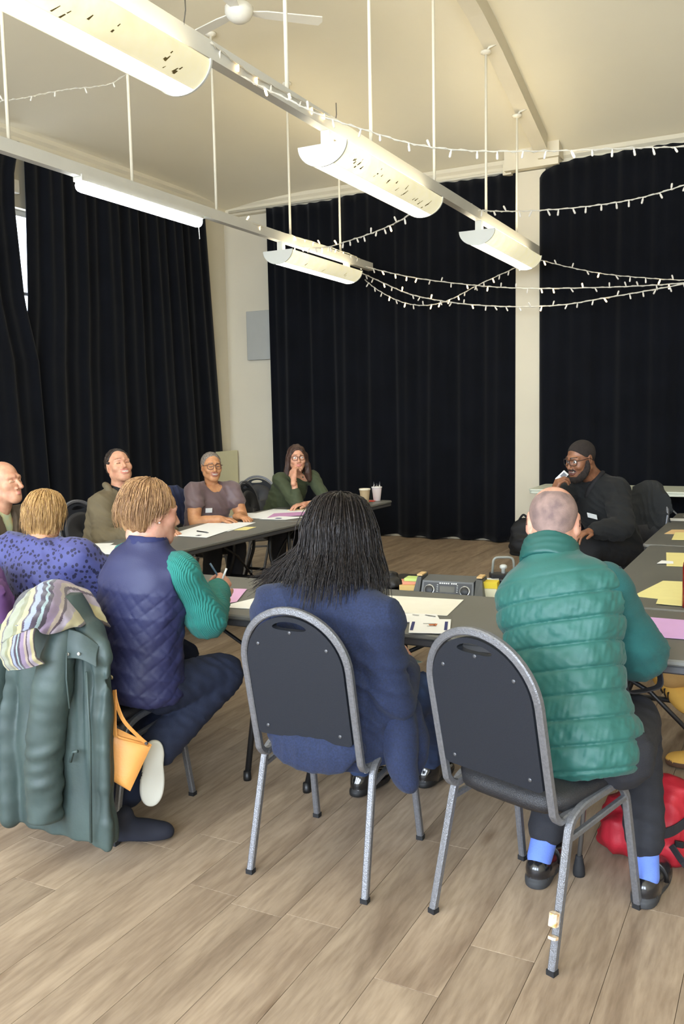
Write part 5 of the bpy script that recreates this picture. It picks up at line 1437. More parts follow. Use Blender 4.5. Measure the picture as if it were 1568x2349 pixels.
# ---- man in black holding a small white device to his chin
def build_man_in_black():
    J = dict(exec_J[5]); base = (-1.14, 6.55, 0); F = np.array([-.62, -.78, 0])
    J['pel'] = (-1.12, 6.58, .54); J['neck'] = (-1.285, 6.40, 1.075); J['head'] = (-1.345, 6.28, 1.225); J['shL'] = (-1.105, 6.34, 1.0); J['shR'] = (-1.435, 6.44, 1.0)
    J['elR'] = (-1.545, 6.02, .86); J['wrR'] = (-1.455, 5.95, 1.005); J['elL'] = (-1.03, 6.12, .77); J['wrL'] = (-1.20, 5.95, .76)
    Rr = np.cross(F, (0, 0, 1))
    J['hipL'] = nv(J['pel'])-Rr*.10; J['hipR'] = nv(J['pel'])+Rr*.10
    J['knL'] = (-1.235, 6.10, .62); J['anL'] = (-1.30, 6.02, .22); J['knR'] = (-1.44, 6.22, .52); J['anR'] = (-1.46, 6.25, .1)
    p = person('smiling bearded man in black with glasses, holding a small white device at his chin', base)
    R = frame((-.10, -.18, .97), (-.56, -.82, -.06))
    hv, T = head_vol(J['head'], R, 1.08, 2, 'open', neck=nv(J['neck'])+np.array([.035, .045, -.03]), jaw=1.06, neck_r=.062, nose=.9)
    h1 = hand_vol(J['wrR'], (.35, .05, .9), (.75, .6, -.1), 1, .75, 1.06, .9); h2 = hand_vol(J['wrL'], (-.5, -.8, -.1), (0, 0, -1), 1, .4)
    soft('body', [(hv, .0031), (core(J, F), .014), (h1, .0042), (h2, .005)], [m_dark, m_lipd, m_eye, m_iris, m_teeth, m_iris], p, base=base)
    m_bh = mat('hair_black_cropped', (44, 34, 28), .85, var=.4, vscale=60, bump=.5, bscale=500)
    v = Vol(); v.ell(T(0, -.017, .037), nv((.0785, .097, .085))*1.08, R, .02); v.cap(T(0, -.045, .0), T(0, -.052, -.06), .052, .048, .03)
    v.cut(T(0, .056, .056), R @ nv((0, .75, -.66)), .006); v.cut(T(0, -.05, -.07), R @ nv((0, 0, -1)), .008)
    for s in (-1, 1): v.ell(T(s*.088, .012, -.02), (.024, .038, .048), R, .008, sub=True)
    soft('hair', v, [m_bh], p, .0045, base)
    v = Vol()
    for s in (-1, 1): v.path([T(s*.074, .012, -.01), T(s*.066, .018, -.055), T(s*.045, .045, -.098), T(0, .074, -.118)], [.011, .023, .028, .030], .02)
    v.path([T(-.032, .086, -.060), T(-.02, .0985, -.049), T(0, .102, -.047), T(.02, .0985, -.049), T(.032, .086, -.060)], [.004, .005, .005, .005, .004], .006)
    v.disp(lambda P: -.0025*waves(P, .012, 5)); soft('beard', v, [m_bh], p, .004, base)
    glasses(T, m_blackmetal, p, base, w=.032, h=.020, y=.104)
    v = Vol(); torso(v, J, F, [-.12, .05, .3, .55, .75, .87, .95, 1.02], [.20, .20, .195, .215, .225, .195, .125, .085], [.16, .16, .15, .16, .15, .125, .10, .085], sh=.082)
    for s in 'LR': sleeve(v, J, s, (.088, .080, .066, .048), .05, upto=.92 if s == 'L' else .62)
    v.disp(lambda P: -.006*folds(P, (.5, .3, .7), .10, 4)-.003*waves(P, .08, 5))
    o, Rt, T_ = tframe(J, F); v.ell(nv(J['neck'])+Rt @ nv((0, .03, .045)), (.06, .06, .045), Rt, .01, sub=True)
    soft('jumper', v, [mat('jumper_black', (17, 18, 18), .9, sheen=.02, bump=.2, bscale=260)], p, .0075, base)
    v = Vol(); ne = nv(J['neck'])
    for s in (-1, 1): v.path([ne+Rt @ nv((s*.072, -.05, .03)), ne+Rt @ nv((s*.078, .02, .015)), ne+Rt @ nv((s*.055, .085, -.03)), ne+Rt @ nv((s*.03, .115, -.075))], [.016, .020, .022, .012], .01)
    v.cap(ne-Rt[:, 2]*.09+Rt[:, 1]*.03, ne-Rt[:, 2]*.012+Rt[:, 1]*.015, .095, .068, .02)
    soft('collar', v, [mat('shirt_black', (20, 18, 20), .8)], p, .006, base)
    badge(nv(J['pel'])+Rt @ nv((-.085, .172, .66*T_)), Rt[:, 1]-Rt[:, 0]*.1, Rt[:, 2]-Rt[:, 0]*.22, .085, .038, p, base, m_badge)
    v = trousers(J, F, 0, (.108, .10, .082, .07), (.19, .16, .11)); v.disp(lambda P: -.004*folds(P, (.3, .3, .8), .09, 4))
    soft('trousers', v, [mat('trousers_black_dark', (20, 20, 22), .9)], p, .009, base)
    soft('shoe', shoe_vol(J['anL'], (-.6, -.6, -.5), (.2, -.3, .9)), [m_shoeb, m_soleb], p, .008, base); soft('shoe', shoe_vol(J['anR'], (-.6, -.8, 0)), [m_shoeb, m_soleb], p, .008, base)
    # the device in his hand
    c = nv(J['wrR'])+nv((.05, .035, .115)); b = MB().rbox((0, 0, 0), (.045, .014, .085), .006, 2)
    d = b.build('voice_recorder', mat('device_white', (214, 214, 208), .35), rot=(0.3, .75, .5), loc=tuple(c)); tag(d, 'small white handheld device held at the chin of the man in black', 'device')
    MB().box((0, -.0075, .015), (.03, .001, .035)).build('screen', mat('screen_grey', (120, 122, 124), .2), d)
build_man_in_black()

# ---- balding man at the left edge
def build_left_man():
    J = dict(exec_J[1]); base = (-4.42, 3.68, 0); F = np.array([.97, .2, 0])
    J['pel'] = (-4.42, 3.70, .52); J['neck'] = (-4.30, 3.765, 1.03); J['head'] = (-4.235, 3.775, 1.20); J['shL'] = (-4.31, 3.96, .95); J['shR'] = (-4.25, 3.56, .95)
    J['wrR'] = (-3.92, 3.60, .77); J['wrL'] = (-3.9, 3.9, .77); J['elR'] = ik(J['shR'], J['wrR'], .29, .26, (-4.2, 3.3, .4)); J['elL'] = ik(J['shL'], J['wrL'], .29, .26, (-4.2, 4.2, .4))
    far_legs(J, F)
    p = person('balding man in a brown jacket in profile at the left picture edge', base)
    R = frame((-.08, -.03, .99), (.97, .10, -.05))
    hv, T = head_vol(J['head'], R, 1.08, 0, 'closed', neck=nv(J['neck'])-np.array([0, 0, .03]), nose=1.35, neck_r=.06, ear=1.15)
    h1 = hand_vol(J['wrR'], (.9, .3, -.05), (0, 0, -1), -1, .5); h2 = hand_vol(J['wrL'], (.9, -.3, 0), (0, 0, -1), 1, .5)
    soft('body', [(hv, .0031), (core(J, F), .014), (h1, .005), (h2, .005)], [m_pale2, m_lip, m_eye, m_iris, m_teeth, mat('brow_pale', (190, 150, 122), .8)], p, base=base)
    v = Vol(); v.ell(T(0, -.017, .028), nv((.080, .099, .078))*1.08, R, .02); v.cut(T(0, .012, 0), R @ nv((0, 1, 0)), .006); v.cut(T(0, 0, .062), R @ nv((0, .25, 1)), .006); v.cut(T(0, 0, -.05), R @ nv((0, 0, -1)), .008)
    for s in (-1, 1): v.ell(T(s*.09, .0, -.014), (.03, .034, .036), R, .008, sub=True)
    soft('hair', v, [hair_mat('hair_ash_grey', (150, 132, 114), (104, 88, 76))], p, .0045, base)
    v = Vol(); torso(v, J, F, [-.08, .1, .35, .6, .8, .9, .97, 1.0], [.2, .19, .185, .2, .205, .17, .12, .09], [.16, .15, .14, .145, .14, .12, .1, .09], sh=.08)
    for s in 'LR': sleeve(v, J, s, (.084, .080, .066, .056), .05)
    v.disp(lambda P: -.006*folds(P, (.5, .3, .8), .11, 8)-.002*waves(P, .08, 5))
    o, Rt, T_ = tframe(J, F); v.loft(o, Rt, [T_*.6, T_*.75, T_*.93, T_*1.1], 0, [.13, .11, .07, .04], [.005, .035, .062, .075], [.08, .08, .075, .075], .01, sub=True)
    soft('jacket', v, [mat('jacket_brown', (86, 72, 56), .85, var=.15, vscale=9)], p, .0085, base)
    v = Vol(); torso(v, J, F, [.3, .6, .8, .92, 1.0, 1.08], [.14, .15, .14, .105, .078, .074], [.11, .115, .11, .09, .076, .074], sh=0)
    soft('shirt', v, [mat('shirt_pale_green', (176, 206, 186), .8, var=.4, vscale=12, rgb2=(206, 196, 140))], p, .008, base)
    soft('trousers', trousers(J, F), [MATS['trousers_black']], p, .012, base); far_shoes(J, F, p, base)
build_left_man()

# ---- seated person right of the picture: only the legs and yellow shoes show
def build_yellow_shoes():
    base = (.45, 4.02, 0); F = np.array([-1, -.05, 0])
    J = dict(pel=(.44, 4.02, .52), neck=(.40, 4.0, 1.05), head=(.36, 4.0, 1.2), shL=(.40, 3.81, .97), shR=(.40, 4.19, .97), wrL=(.1, 3.9, .77), wrR=(.1, 4.1, .77))
    J['elL'] = ik(J['shL'], J['wrL'], .29, .26, (.4, 3.5, .3)); J['elR'] = ik(J['shR'], J['wrR'], .29, .26, (.4, 4.5, .3))
    J['hipL'] = (.44, 3.93, .52); J['hipR'] = (.44, 4.11, .52); J['knL'] = (.02, 3.86, .60); J['anL'] = (-.47, 3.85, .44); J['knR'] = (.0, 4.06, .53); J['anR'] = (-.28, 3.985, .095)
    p = person('person in tan trousers and yellow shoes with dark stripes, mostly outside the right edge', base)
    R = frame((0, 0, 1), (-1, 0, -.1))
    hv, T = head_vol(J['head'], R, 1.0, 0, 'closed', neck=nv(J['neck'])-np.array([0, 0, .03]))
    soft('body', [(hv, .007), (core(J, F), .014), (hand_vol(J['wrL'], (-1, .2, 0), (0, 0, -1), -1, .4), .006), (hand_vol(J['wrR'], (-1, -.2, 0), (0, 0, -1), 1, .4), .006)], [m_pale2, m_lip, m_eye, m_iris, m_teeth, m_iris], p, base=base)
    v = Vol(); v.ell(T(0, -.02, .036), (.086, .105, .093), R, .02); v.ell(T(0, .1, -.03), (.085, .09, .09), R, .02, sub=True); soft('hair', v, [MATS['hair_dark_brown']], p, .007, base)
    v = Vol(); torso(v, J, F, [-.08, .1, .35, .6, .8, .9, .97, 1.0], [.2, .19, .185, .2, .205, .17, .12, .09], [.16, .15, .14, .145, .14, .12, .1, .09], sh=.07)
    for s in 'LR': sleeve(v, J, s, (.075, .07, .06, .05), .05)
    soft('jumper', v, [mat('jumper_grey', (110, 112, 116), .9)], p, .011, base)
    soft('trousers', trousers(J, F, 0, (.095, .09, .075, .065)), [mat('trousers_tan', (186, 146, 88), .85, bump=.2, bscale=200)], p, .010, base)
    m_y = mat('shoe_yellow_suede', (214, 164, 72), .85, var=.12, vscale=20); m_gum = mat('shoe_sole_gum', (86, 58, 40), .7)
    soft('shoe', shoe_vol(J['anR'], (-1, -.1, 0)), [m_y, m_gum], p, .005, base)
    up = nv((-.5, -.25, .75)); td = unit((.62, -.42, -.45))
    s2 = soft('shoe', shoe_vol(J['anL'], td, up), [m_y, m_gum], p, .005, base)
    Rs = np.stack([np.cross(td, unit(up-td*(up @ td))), td, unit(up-td*(up @ td))], 1)
    for k in range(3):
        for sg in (1, -1):
            b = MB()
            pts = [nv(J['anL'])+Rs @ nv((sg*(.0425+.002*k), .035+.022*k, -.070)), nv(J['anL'])+Rs @ nv((sg*.044, .030+.022*k, -.05)), nv(J['anL'])+Rs @ nv((sg*.032, .022+.022*k, -.024))]
            b.tube([tuple(x-nv(base)) for x in pts], sq=(.010, .004), up=tuple(Rs[:, 1]))
            b.build('stripe', mat('stripe_black', (28, 24, 22), .7), s2)
build_yellow_shoes()
# ------------------------------------------------------------------ clothes, bags and things on the tables
def sheet_pts(net, n=36):
    """smooth grid through a net of control points"""
    rows = [np.array([tuple(p) for p in bez(r, n)]) for r in net]
    A = np.stack(rows); cols = [np.array([tuple(p) for p in bez([tuple(A[i, j]) for i in range(len(net))], n)]) for j in range(A.shape[1])]
    return np.stack(cols, 1)            # [t, s, 3]
def sheets(name, nets, m, th=.006, n=10, parent=None, ripple=0.0, seed=1):
    V = []; F = []; U = []; k = 0
    for net in nets:
        G = sheet_pts(net, n); a, b = G.shape[:2]
        if ripple: G = G+ripple*waves(G.reshape(-1, 3).astype(f32), .05, seed)[:, None].reshape(a, b, 1)*np.array([.4, -1, .2])
        V.append(G.reshape(-1, 3)); tt, ss = np.meshgrid(np.linspace(0, 1, a), np.linspace(0, 1, b), indexing='ij'); U.append(np.stack([ss.ravel(), tt.ravel()], 1))
        j, i = np.meshgrid(np.arange(a-1), np.arange(b-1), indexing='ij'); j = j.ravel(); i = i.ravel()
        F.append(np.stack([j*b+i, j*b+i+1, (j+1)*b+i+1, (j+1)*b+i], 1)+k); k += a*b
    me = mesh_np(name, np.concatenate(V), np.concatenate(F)); Uv = np.concatenate(U)
    uv = me.uv_layers.new(name='uv'); li = np.zeros(len(me.loops), np.int32); me.loops.foreach_get('vertex_index', li); uv.data.foreach_set('uv', Uv[li].astype(f32).ravel())
    o = link(name, me, m, parent); md = o.modifiers.new('thickness', 'SOLIDIFY'); md.thickness = th; md.offset = 0
    return o
# ---- dark green coat over the chair back
m_gcoat = mat('coat_waxed_green', (66, 80, 76), .55, var=.18, vscale=5, rgb2=(52, 64, 62), bump=.1, bscale=60, spec=.4)
gc = empty('coat', (-2.3, 2.25, 0), 0, 'dark green coat hung over the chair of the woman in the navy vest', 'coat')
CB = (-2.3, 2.25, 0)
v = Vol(); I3 = np.eye(3)
v.loft((-2.285, 2.215, 0), I3, [.105, .16, .35, .6, .78, .88, .95], [.0, 0, 0, .0, .0, -.02, -.03], [-.01, -.01, 0, .01, .02, .03, .04], [.225, .23, .225, .215, .195, .16, .10], [.050, .052, .055, .055, .06, .075, .05], .03, 0, 3.0)
v.path([(-2.07, 2.22, .80), (-2.06, 2.20, .55), (-2.045, 2.175, .10)], [.022, .022, .014], .05)
v.path([(-2.50, 2.22, .70), (-2.51, 2.20, .45), (-2.50, 2.17, .13)], [.04, .045, .04], .04)
def coatf(P):
    g = np.clip((P[:, 0]+2.19)/.05, 0, 1)*np.clip((.80-P[:, 2])/.1, 0, 1)
    return -.006*g*np.sin(P[:, 0]*2*PI/.036+waves(P, .6, 3)*.8)*np.clip((P[:, 2]-.3)/.4, 0, 1)-.005*np.sin(P[:, 0]*2*PI/.105+P[:, 2]*2.5)-.003*waves(P, .2, 2)
v.disp(coatf); soft('coat_body', v, [m_gcoat], gc, .006, CB)
v = Vol(); v.path([(-2.19, 2.165, .83), (-2.215, 2.125, .66), (-2.245, 2.115, .48), (-2.262, 2.11, .30), (-2.268, 2.105, .205)], [.045, .066, .066, .060, .056], .02)
v.disp(lambda P: -.004*waves(P, .07, 4, 6, (.5, .5, 1))*np.clip((.55-P[:, 2])/.1, .2, 1)-.003*waves(P, .2, 5)); v.cut((-2.268, 2.105, .185), (0, -.1, -1), .004)
soft('sleeve', v, [m_gcoat], gc, .006, CB)
v = Vol(); v.path([(-2.50, 2.19, .80), (-2.56, 2.17, .62), (-2.575, 2.16, .45), (-2.57, 2.15, .30)], [.04, .062, .06, .056], .02); v.disp(lambda P: -.004*folds(P, (.1, .1, 1), .1, 7)); v.cut((-2.57, 2.15, .27), (0, 0, -1), .004)
soft('sleeve', v, [m_gcoat], gc, .007, CB)
# collar flap with press studs, placket and hem band
G = [[(-2.155, 2.155, .86), (-2.11, 2.17, .845), (-2.065, 2.20, .80)], [(-2.15, 2.14, .81), (-2.105, 2.15, .80), (-2.06, 2.18, .77)], [(-2.145, 2.135, .765), (-2.10, 2.145, .765), (-2.052, 2.17, .735)]]
o = sheets('collar_flap', [[[tuple(nv(p)-nv(CB)) for p in r] for r in G]], m_gcoat, .01, 8, gc)
for q in ((-2.138, 2.128, .782), (-2.098, 2.137, .785)): MB().lathe([(.006, 0), (.005, .003)], 8, tuple(nv(q)-nv(CB)), Matrix.Rotation(PI/2, 3, 'X')).build('press_stud', mat('stud_pale', (206, 206, 200), .3, metal=.5), gc)
MB().tube([tuple(nv(q)-nv(CB)) for q in ((-2.085, 2.155, .72), (-2.08, 2.15, .5), (-2.085, 2.135, .13))], .005, 6).build('placket', m_gcoat, gc, smooth=True)
MB().tube([tuple(nv(q)-nv(CB)) for q in ((-2.165, 2.14, .40), (-2.145, 2.135, .44), (-2.125, 2.135, .445))], .006, 6).build('pocket_edge', m_gcoat, gc, smooth=True)
MB().tube([tuple(nv(q)-nv(CB)) for q in ((-2.135, 2.12, .79), (-2.137, 2.115, .70), (-2.13, 2.115, .60))], .003, 6).build('drawcord', m_gcoat, gc, smooth=True)
# ---- striped scarf on top of it
ms = mat('scarf_striped_wool', (190, 184, 150), .9, sheen=.3); N, L, Pn = nodes_of(ms)
tc = N.new('ShaderNodeTexCoord'); sp = N.new('ShaderNodeSeparateXYZ'); L.new(tc.outputs['UV'], sp.inputs[0])
rp = N.new('ShaderNodeValToRGB'); rp.color_ramp.interpolation = 'CONSTANT'
cols = [(0, (156, 150, 113)), (.09, (70, 62, 73)), (.12, (137, 140, 120)), (.24, (120, 120, 89)), (.30, (164, 156, 118)), (.36, (64, 52, 67)), (.39, (132, 140, 163)), (.46, (57, 46, 59)), (.52, (134, 152, 152)), (.56, (59, 48, 60)), (.62, (128, 110, 131)), (.72, (156, 142, 128)), (.77, (72, 57, 67)), (.80, (148, 137, 147)), (.87, (168, 158, 120)), (.97, (76, 67, 68))]
for i, (pos, c) in enumerate(cols):
    e = rp.color_ramp.elements[i] if i < 2 else rp.color_ramp.elements.new(pos)
    e.position = pos; e.color = (*lin(c), 1)
nz = N.new('ShaderNodeTexNoise'); nz.inputs['Scale'].default_value = 60; mxx = N.new('ShaderNodeMath'); mxx.operation = 'MULTIPLY_ADD'; mxx.inputs[1].default_value = .03
L.new(tc.outputs['UV'], nz.inputs['Vector']); L.new(nz.outputs['Fac'], mxx.inputs[0]); L.new(sp.outputs[0], mxx.inputs[2]); L.new(mxx.outputs[0], rp.inputs[0]); L.new(rp.outputs[0], Pn.inputs['Base Color'])
bp = N.new('ShaderNodeBump'); bp.inputs['Strength'].default_value = .5; bp.inputs['Distance'].default_value = .004; wv = N.new('ShaderNodeTexNoise'); wv.inputs['Scale'].default_value = 180; L.new(tc.outputs['UV'], wv.inputs['Vector']); L.new(wv.outputs['Fac'], bp.inputs['Height']); L.new(bp.outputs[0], Pn.inputs['Normal'])
SA = [[(-2.42, 2.27, .85), (-2.37, 2.33, .93), (-2.32, 2.36, .95), (-2.25, 2.37, .93), (-2.16, 2.36, .82)], [(-2.386, 2.142, .907), (-2.373, 2.212, .964), (-2.335, 2.259, .994), (-2.286, 2.281, .973), (-2.19, 2.29, .853)], [(-2.373, 2.09, .889), (-2.3, 2.112, .943), (-2.234, 2.138, .969), (-2.195, 2.177, .939), (-2.140, 2.221, .864)], [(-2.349, 2.042, .856), (-2.261, 2.035, .896), (-2.183, 2.057, .927), (-2.155, 2.114, .91), (-2.125, 2.185, .865)], [(-2.326, 2.015, .82), (-2.257, 2.01, .858), (-2.182, 2.03, .89), (-2.171, 2.078, .858), (-2.145, 2.174, .870)]]
SB = [[(-2.349, 2.05, .87), (-2.263, 2.03, .89), (-2.225, 2.03, .90), (-2.182, 2.045, .905)], [(-2.316, 2.007, .801), (-2.254, 1.996, .818), (-2.213, 2.008, .834), (-2.183, 2.025, .848)], [(-2.298, 2.001, .771), (-2.247, 1.995, .781), (-2.207, 2.005, .789), (-2.181, 2.031, .8)], [(-2.284, 2.005, .742), (-2.241, 2.006, .748), (-2.2, 2.016, .757), (-2.165, 2.047, .768)]]
o = sheets('scarf', [SA, SB], ms, .008, 12, None, .006, 4); tag(o, 'striped wool scarf lying on top of the dark green coat', 'scarf')
# ---- purple jacket on the next chair
pc = empty('jacket', (-2.93, 2.40, 0), 0, 'purple jacket over the chair at the left picture edge', 'jacket'); PB = (-2.93, 2.40, 0)
v = Vol(); v.loft((-2.90, 2.385, 0), I3, [.30, .5, .75, .92, 1.0], 0, 0, [.20, .215, .215, .19, .13], [.05, .055, .06, .065, .05], .03, 0, 2.8); v.path([(-2.72, 2.34, .90), (-2.69, 2.33, .7), (-2.70, 2.32, .45)], [.05, .06, .055], .03)
v.disp(lambda P: -.008*folds(P, (1, .1, .5), .12, 6)-.003*waves(P, .1, 5)); soft('jacket_body', v, [mat('jacket_purple', (98, 62, 110), .55, var=.15, vscale=8)], pc, .008, PB)
MB().rbox((.185, -.075, .955), (.016, .008, .03), .003, 2).build('zip_pull', mat('zip_pale', (206, 200, 196), .3, metal=.6), pc)
# ---- navy coat behind the woman with grey hair, black coat behind the man in black
v = Vol(); v.loft((-4.74, 5.93, 0), np.array(Matrix.Rotation(-.1, 3, 'Z')), [.42, .6, .8, .93, .99], 0, 0, [.06, .07, .075, .08, .06], [.24, .25, .24, .22, .13], .03, 0, 2.6); v.path([(-4.66, 5.72, .92), (-4.60, 5.68, .75), (-4.58, 5.68, .5)], [.05, .07, .06], .03)
v.disp(lambda P: -.008*folds(P, (.2, 1, .3), .11, 6)-.003*waves(P, .1, 5)); o = soft('coat', v, [mat('coat_navy', (44, 52, 84), .8, var=.15, vscale=8)], None, .008); tag(o, 'navy coat hung on the chair of the woman with grey hair', 'coat')
v = Vol(); Rk = np.array(Matrix.Rotation(-.62, 3, 'Z'))
v.loft((-1.0, 6.93, 0), Rk, [.42, .6, .8, .92, .99, 1.025], 0, [.0, 0, .02, .04, .05, .06], [.19, .215, .22, .19, .13, .06], [.06, .065, .065, .06, .05, .03], .03, 0, 2.4)
v.disp(lambda P: -.007*folds(P, (.8, .5, .2), .10, 6)-.003*waves(P, .1, 5)); o = soft('coat', v, [mat('coat_charcoal', (33, 35, 36), .88, var=.15, vscale=8, bump=.2, bscale=200)], None, .008); tag(o, 'black coat hung on the chair of the man in black', 'coat')

# ---- tan handbag
def pillow(corners, th, n=14, flat=4.0):
    c = [nv(p) for p in corners]; nrm = unit(np.cross(c[1]-c[0], c[3]-c[0])); V = []; F = []
    for sd in (1, -1):
        for i in range(n+1):
            for j in range(n+1):
                s, t = i/n, j/n; p = (c[0]*(1-s)+c[1]*s)*(1-t)+(c[3]*(1-s)+c[2]*s)*t
                w = (1-abs(2*s-1)**flat)*(1-abs(2*t-1)**flat); V.append(tuple(p+nrm*sd*th*(max(w, 0)**.5)))
    k = (n+1)**2
    for sd in (0, 1):
        for i in range(n):
            for j in range(n):
                q = [sd*k+i*(n+1)+j, sd*k+(i+1)*(n+1)+j, sd*k+(i+1)*(n+1)+j+1, sd*k+i*(n+1)+j+1]; F.append(tuple(q if sd == 0 else q[::-1]))
    return V, F
hb = empty('handbag', (-2.06, 2.28, .27), 0, 'tan leather handbag hanging beside the green coat', 'bag'); HB_ = nv((-2.06, 2.28, .27))
m_tanl = mat('leather_tan', (218, 152, 78), .5, var=.10, vscale=8, bump=.1, bscale=120)
cs = [(-2.16, 2.24, .335), (-2.018, 2.265, .272), (-1.98, 2.345, .418), (-2.12, 2.25, .515)]
V_, F_ = pillow([nv(c)-HB_ for c in cs], .028); MB().add(V_, F_).build('bag_body', m_tanl, hb, smooth=True)
MB().tube([tuple(nv(q)-HB_) for q in ((-2.10, 2.235, .50), (-2.055, 2.265, .46), (-1.985, 2.335, .418))], .005, 6).build('top_seam', m_tanl, hb, smooth=True)
for pts in (((-2.085, 2.285, .62), (-2.07, 2.275, .58), (-2.035, 2.27, .52), (-2.00, 2.31, .45), (-1.984, 2.34, .415)), ((-2.085, 2.285, .62), (-2.075, 2.27, .57), (-2.065, 2.255, .50), (-2.06, 2.252, .465))):
    MB().tube([tuple(nv(q)-HB_) for q in bez(pts, 5)], sq=(.016, .004), up=(0, 1, 0)).build('strap', m_tanl, hb)
MB().lathe([(.006, 0), (.006, .006)], 8, tuple(nv((-1.985, 2.325, .43))-HB_), Matrix.Rotation(PI/2, 3, 'X')).build('ring', m_screw, hb)
# ---- red rucksack on the floor
rs = empty('rucksack', (-.42, 3.12, 0), 0, 'red rucksack with black straps on the floor under the table', 'bag'); RB = (-.42, 3.12, 0)
v = Vol(); Rr_ = rotm('Z', -10); v.loft((-.43, 3.13, 0), Rr_, [.004, .03, .12, .20, .26, .285], [0, 0, 0, .02, .05, .06], [0, 0, .0, .01, .02, .02], [.14, .16, .155, .13, .085, .03], [.10, .115, .11, .095, .06, .02], .02, 0, 2.6)
v.ell((-.50, 3.04, .085), (.07, .05, .07), None, .03)
v.disp(lambda P: -.006*waves(P, .09, 3)-.004*folds(P, (.5, .3, .8), .1, 4)); soft('bag_body', v, [mat('nylon_red', (176, 28, 44), .6, var=.12, vscale=10, bump=.1, bscale=200)], rs, .006, RB)
m_web = mat('webbing_black', (34, 32, 36), .8)
for pts in (((-.39, 3.005, .12), (-.33, 3.02, .14), (-.285, 3.07, .165)),):
    MB().tube([tuple(nv(q)-nv(RB)) for q in bez(pts, 5)], sq=(.006, .035), up=(0, 0, 1)).build('strap', m_web, rs)
MB().tube([tuple(nv(q)-nv(RB)) for q in bez([(-.33, 3.02, .09), (-.29, 3.0, .05), (-.25, 3.0, .02), (-.2, 3.02, .015), (-.14, 3.05, .012)], 5)], sq=(.006, .025), up=(0, 0, 1)).build('strap', m_web, rs)
MB().rbox((.115, -.10, .10), (.03, .012, .022), .004, 2).build('buckle', mat('buckle_black', (20, 20, 22), .3), rs)
# ---- walking stick standing between the chair legs, strap loop
ws = empty('walking_stick', (-.603, 2.86, 0), 0, 'grey walking stick with a black rubber foot between the chair legs', 'walking stick')
MB().lathe([(.019, .0), (.021, .008), (.019, .03), (.013, .06), (.012, .07)], 12).build('rubber_foot', m_rubber, ws, smooth=True)
MB().tube([(0, 0, .06), (.03, .10, .66)], .008, 8).build('shaft', mat('stick_metal', (120, 116, 112), .35, metal=.7), ws, smooth=True)
MB().tube(bez([(.03, .10, .655), (.032, .107, .70), (.032, .07, .715), (.031, .02, .70)], 5), .011, 8).build('handle', m_rubber, ws, smooth=True)
o = MB().tube(bez([(-0.437, 2.924, .86), (-0.437, 2.909, .80), (-0.465, 2.894, .72), (-0.467, 2.884, .665), (-0.452, 2.894, .645), (-0.402, 2.984, .635), (-0.377, 3.024, .645), (-0.384, 3.029, .70), (-0.392, 3.024, .74)], 5), sq=(.005, .028), up=(.7, -.7, 0)).build('bag_strap', m_web); tag(o, 'black webbing strap looping below the elbow of the man in the green vest', 'strap')

# ---- papers
PAPER = {}
def paper_mat(rgb): 
    k = 'paper_%d_%d_%d' % rgb
    return mat(k, rgb, .75, var=.03, vscale=20)
ZP = ZT+.0012
lay = [0]
def paper(corners, rgb, label, group='papers on the tables', z=None, curl=0.0, th=.0012, name='paper'):
    lay[0] += 1; zz = (ZP+.0006*(lay[0] % 5)) if z is None else z
    n = 8; c = [np.array([p[0], p[1], zz]) for p in corners]; V = []; F = []
    for i in range(n+1):
        for j in range(n+1):
            s, t = i/n, j/n; p = (c[0]*(1-s)+c[1]*s)*(1-t)+(c[3]*(1-s)+c[2]*s)*t
            p = p+np.array([0, 0, curl*((s-.3)**2)*t]); V.append(p)
    k = len(V); V = V+[p+np.array([0, 0, th]) for p in V]
    ix = lambda i, j: i*(n+1)+j
    for i in range(n):
        for j in range(n): F.append((ix(i, j), ix(i, j+1), ix(i+1, j+1), ix(i+1, j))); F.append((k+ix(i, j), k+ix(i+1, j), k+ix(i+1, j+1), k+ix(i, j+1)))
    for i in range(n):
        for (a, b) in ((ix(i, 0), ix(i+1, 0)), (ix(i+1, n), ix(i, n)), (ix(0, i+1), ix(0, i)), (ix(n, i), ix(n, i+1))): F.append((a, b, k+b, k+a))
    o = MB().add(V, F).build(name, paper_mat(rgb), smooth=False); tag(o, label, 'paper', group); return o
def rect(cx, cy, w, h, a):
    c, s = math.cos(a), math.sin(a); return [(cx+x*c-y*s, cy+x*s+y*c) for x, y in ((-w/2, -h/2), (w/2, -h/2), (w/2, h/2), (-w/2, h/2))]
m_ink = mat('ink_navy', (44, 50, 110), .7); m_ink2 = mat('ink_grey', (70, 70, 76), .7); m_orange = mat('ink_orange', (206, 120, 70), .7)
def marks(o, boxes, z):
    for (cx, cy, w, h, a, m) in boxes:
        P = rect(cx, cy, w, h, a); MB().add([(x, y, z) for x, y in P], [(0, 1, 2, 3)]).build('print', m, o)
W_, Y_, PK = (248, 248, 246), (240, 226, 150), (226, 178, 222)
o = paper([(-1.513, 3.297), (-1.242, 3.322), (-1.284, 3.646), (-1.66, 3.60)], (244, 240, 226), 'large blank cream sheet on the near table beside the dark-haired woman')
o = paper([(-1.47, 3.10), (-1.22, 3.20), (-1.29, 3.33), (-1.50, 3.27)], W_, 'white leaflet with a blue line, partly under the printed card'); marks(o, [(-1.385, 3.125, .16, .008, .37, m_ink), (-1.30, 3.285, .05, .008, -.2, m_ink2), (-1.36, 3.275, .03, .006, -.1, m_ink2)], ZP+.005)
o = paper([(-1.271, 2.99), (-1.124, 3.035), (-1.200, 3.255), (-1.354, 3.20)], W_, 'white card with two navy bars and a small orange emblem', z=ZP+.004)
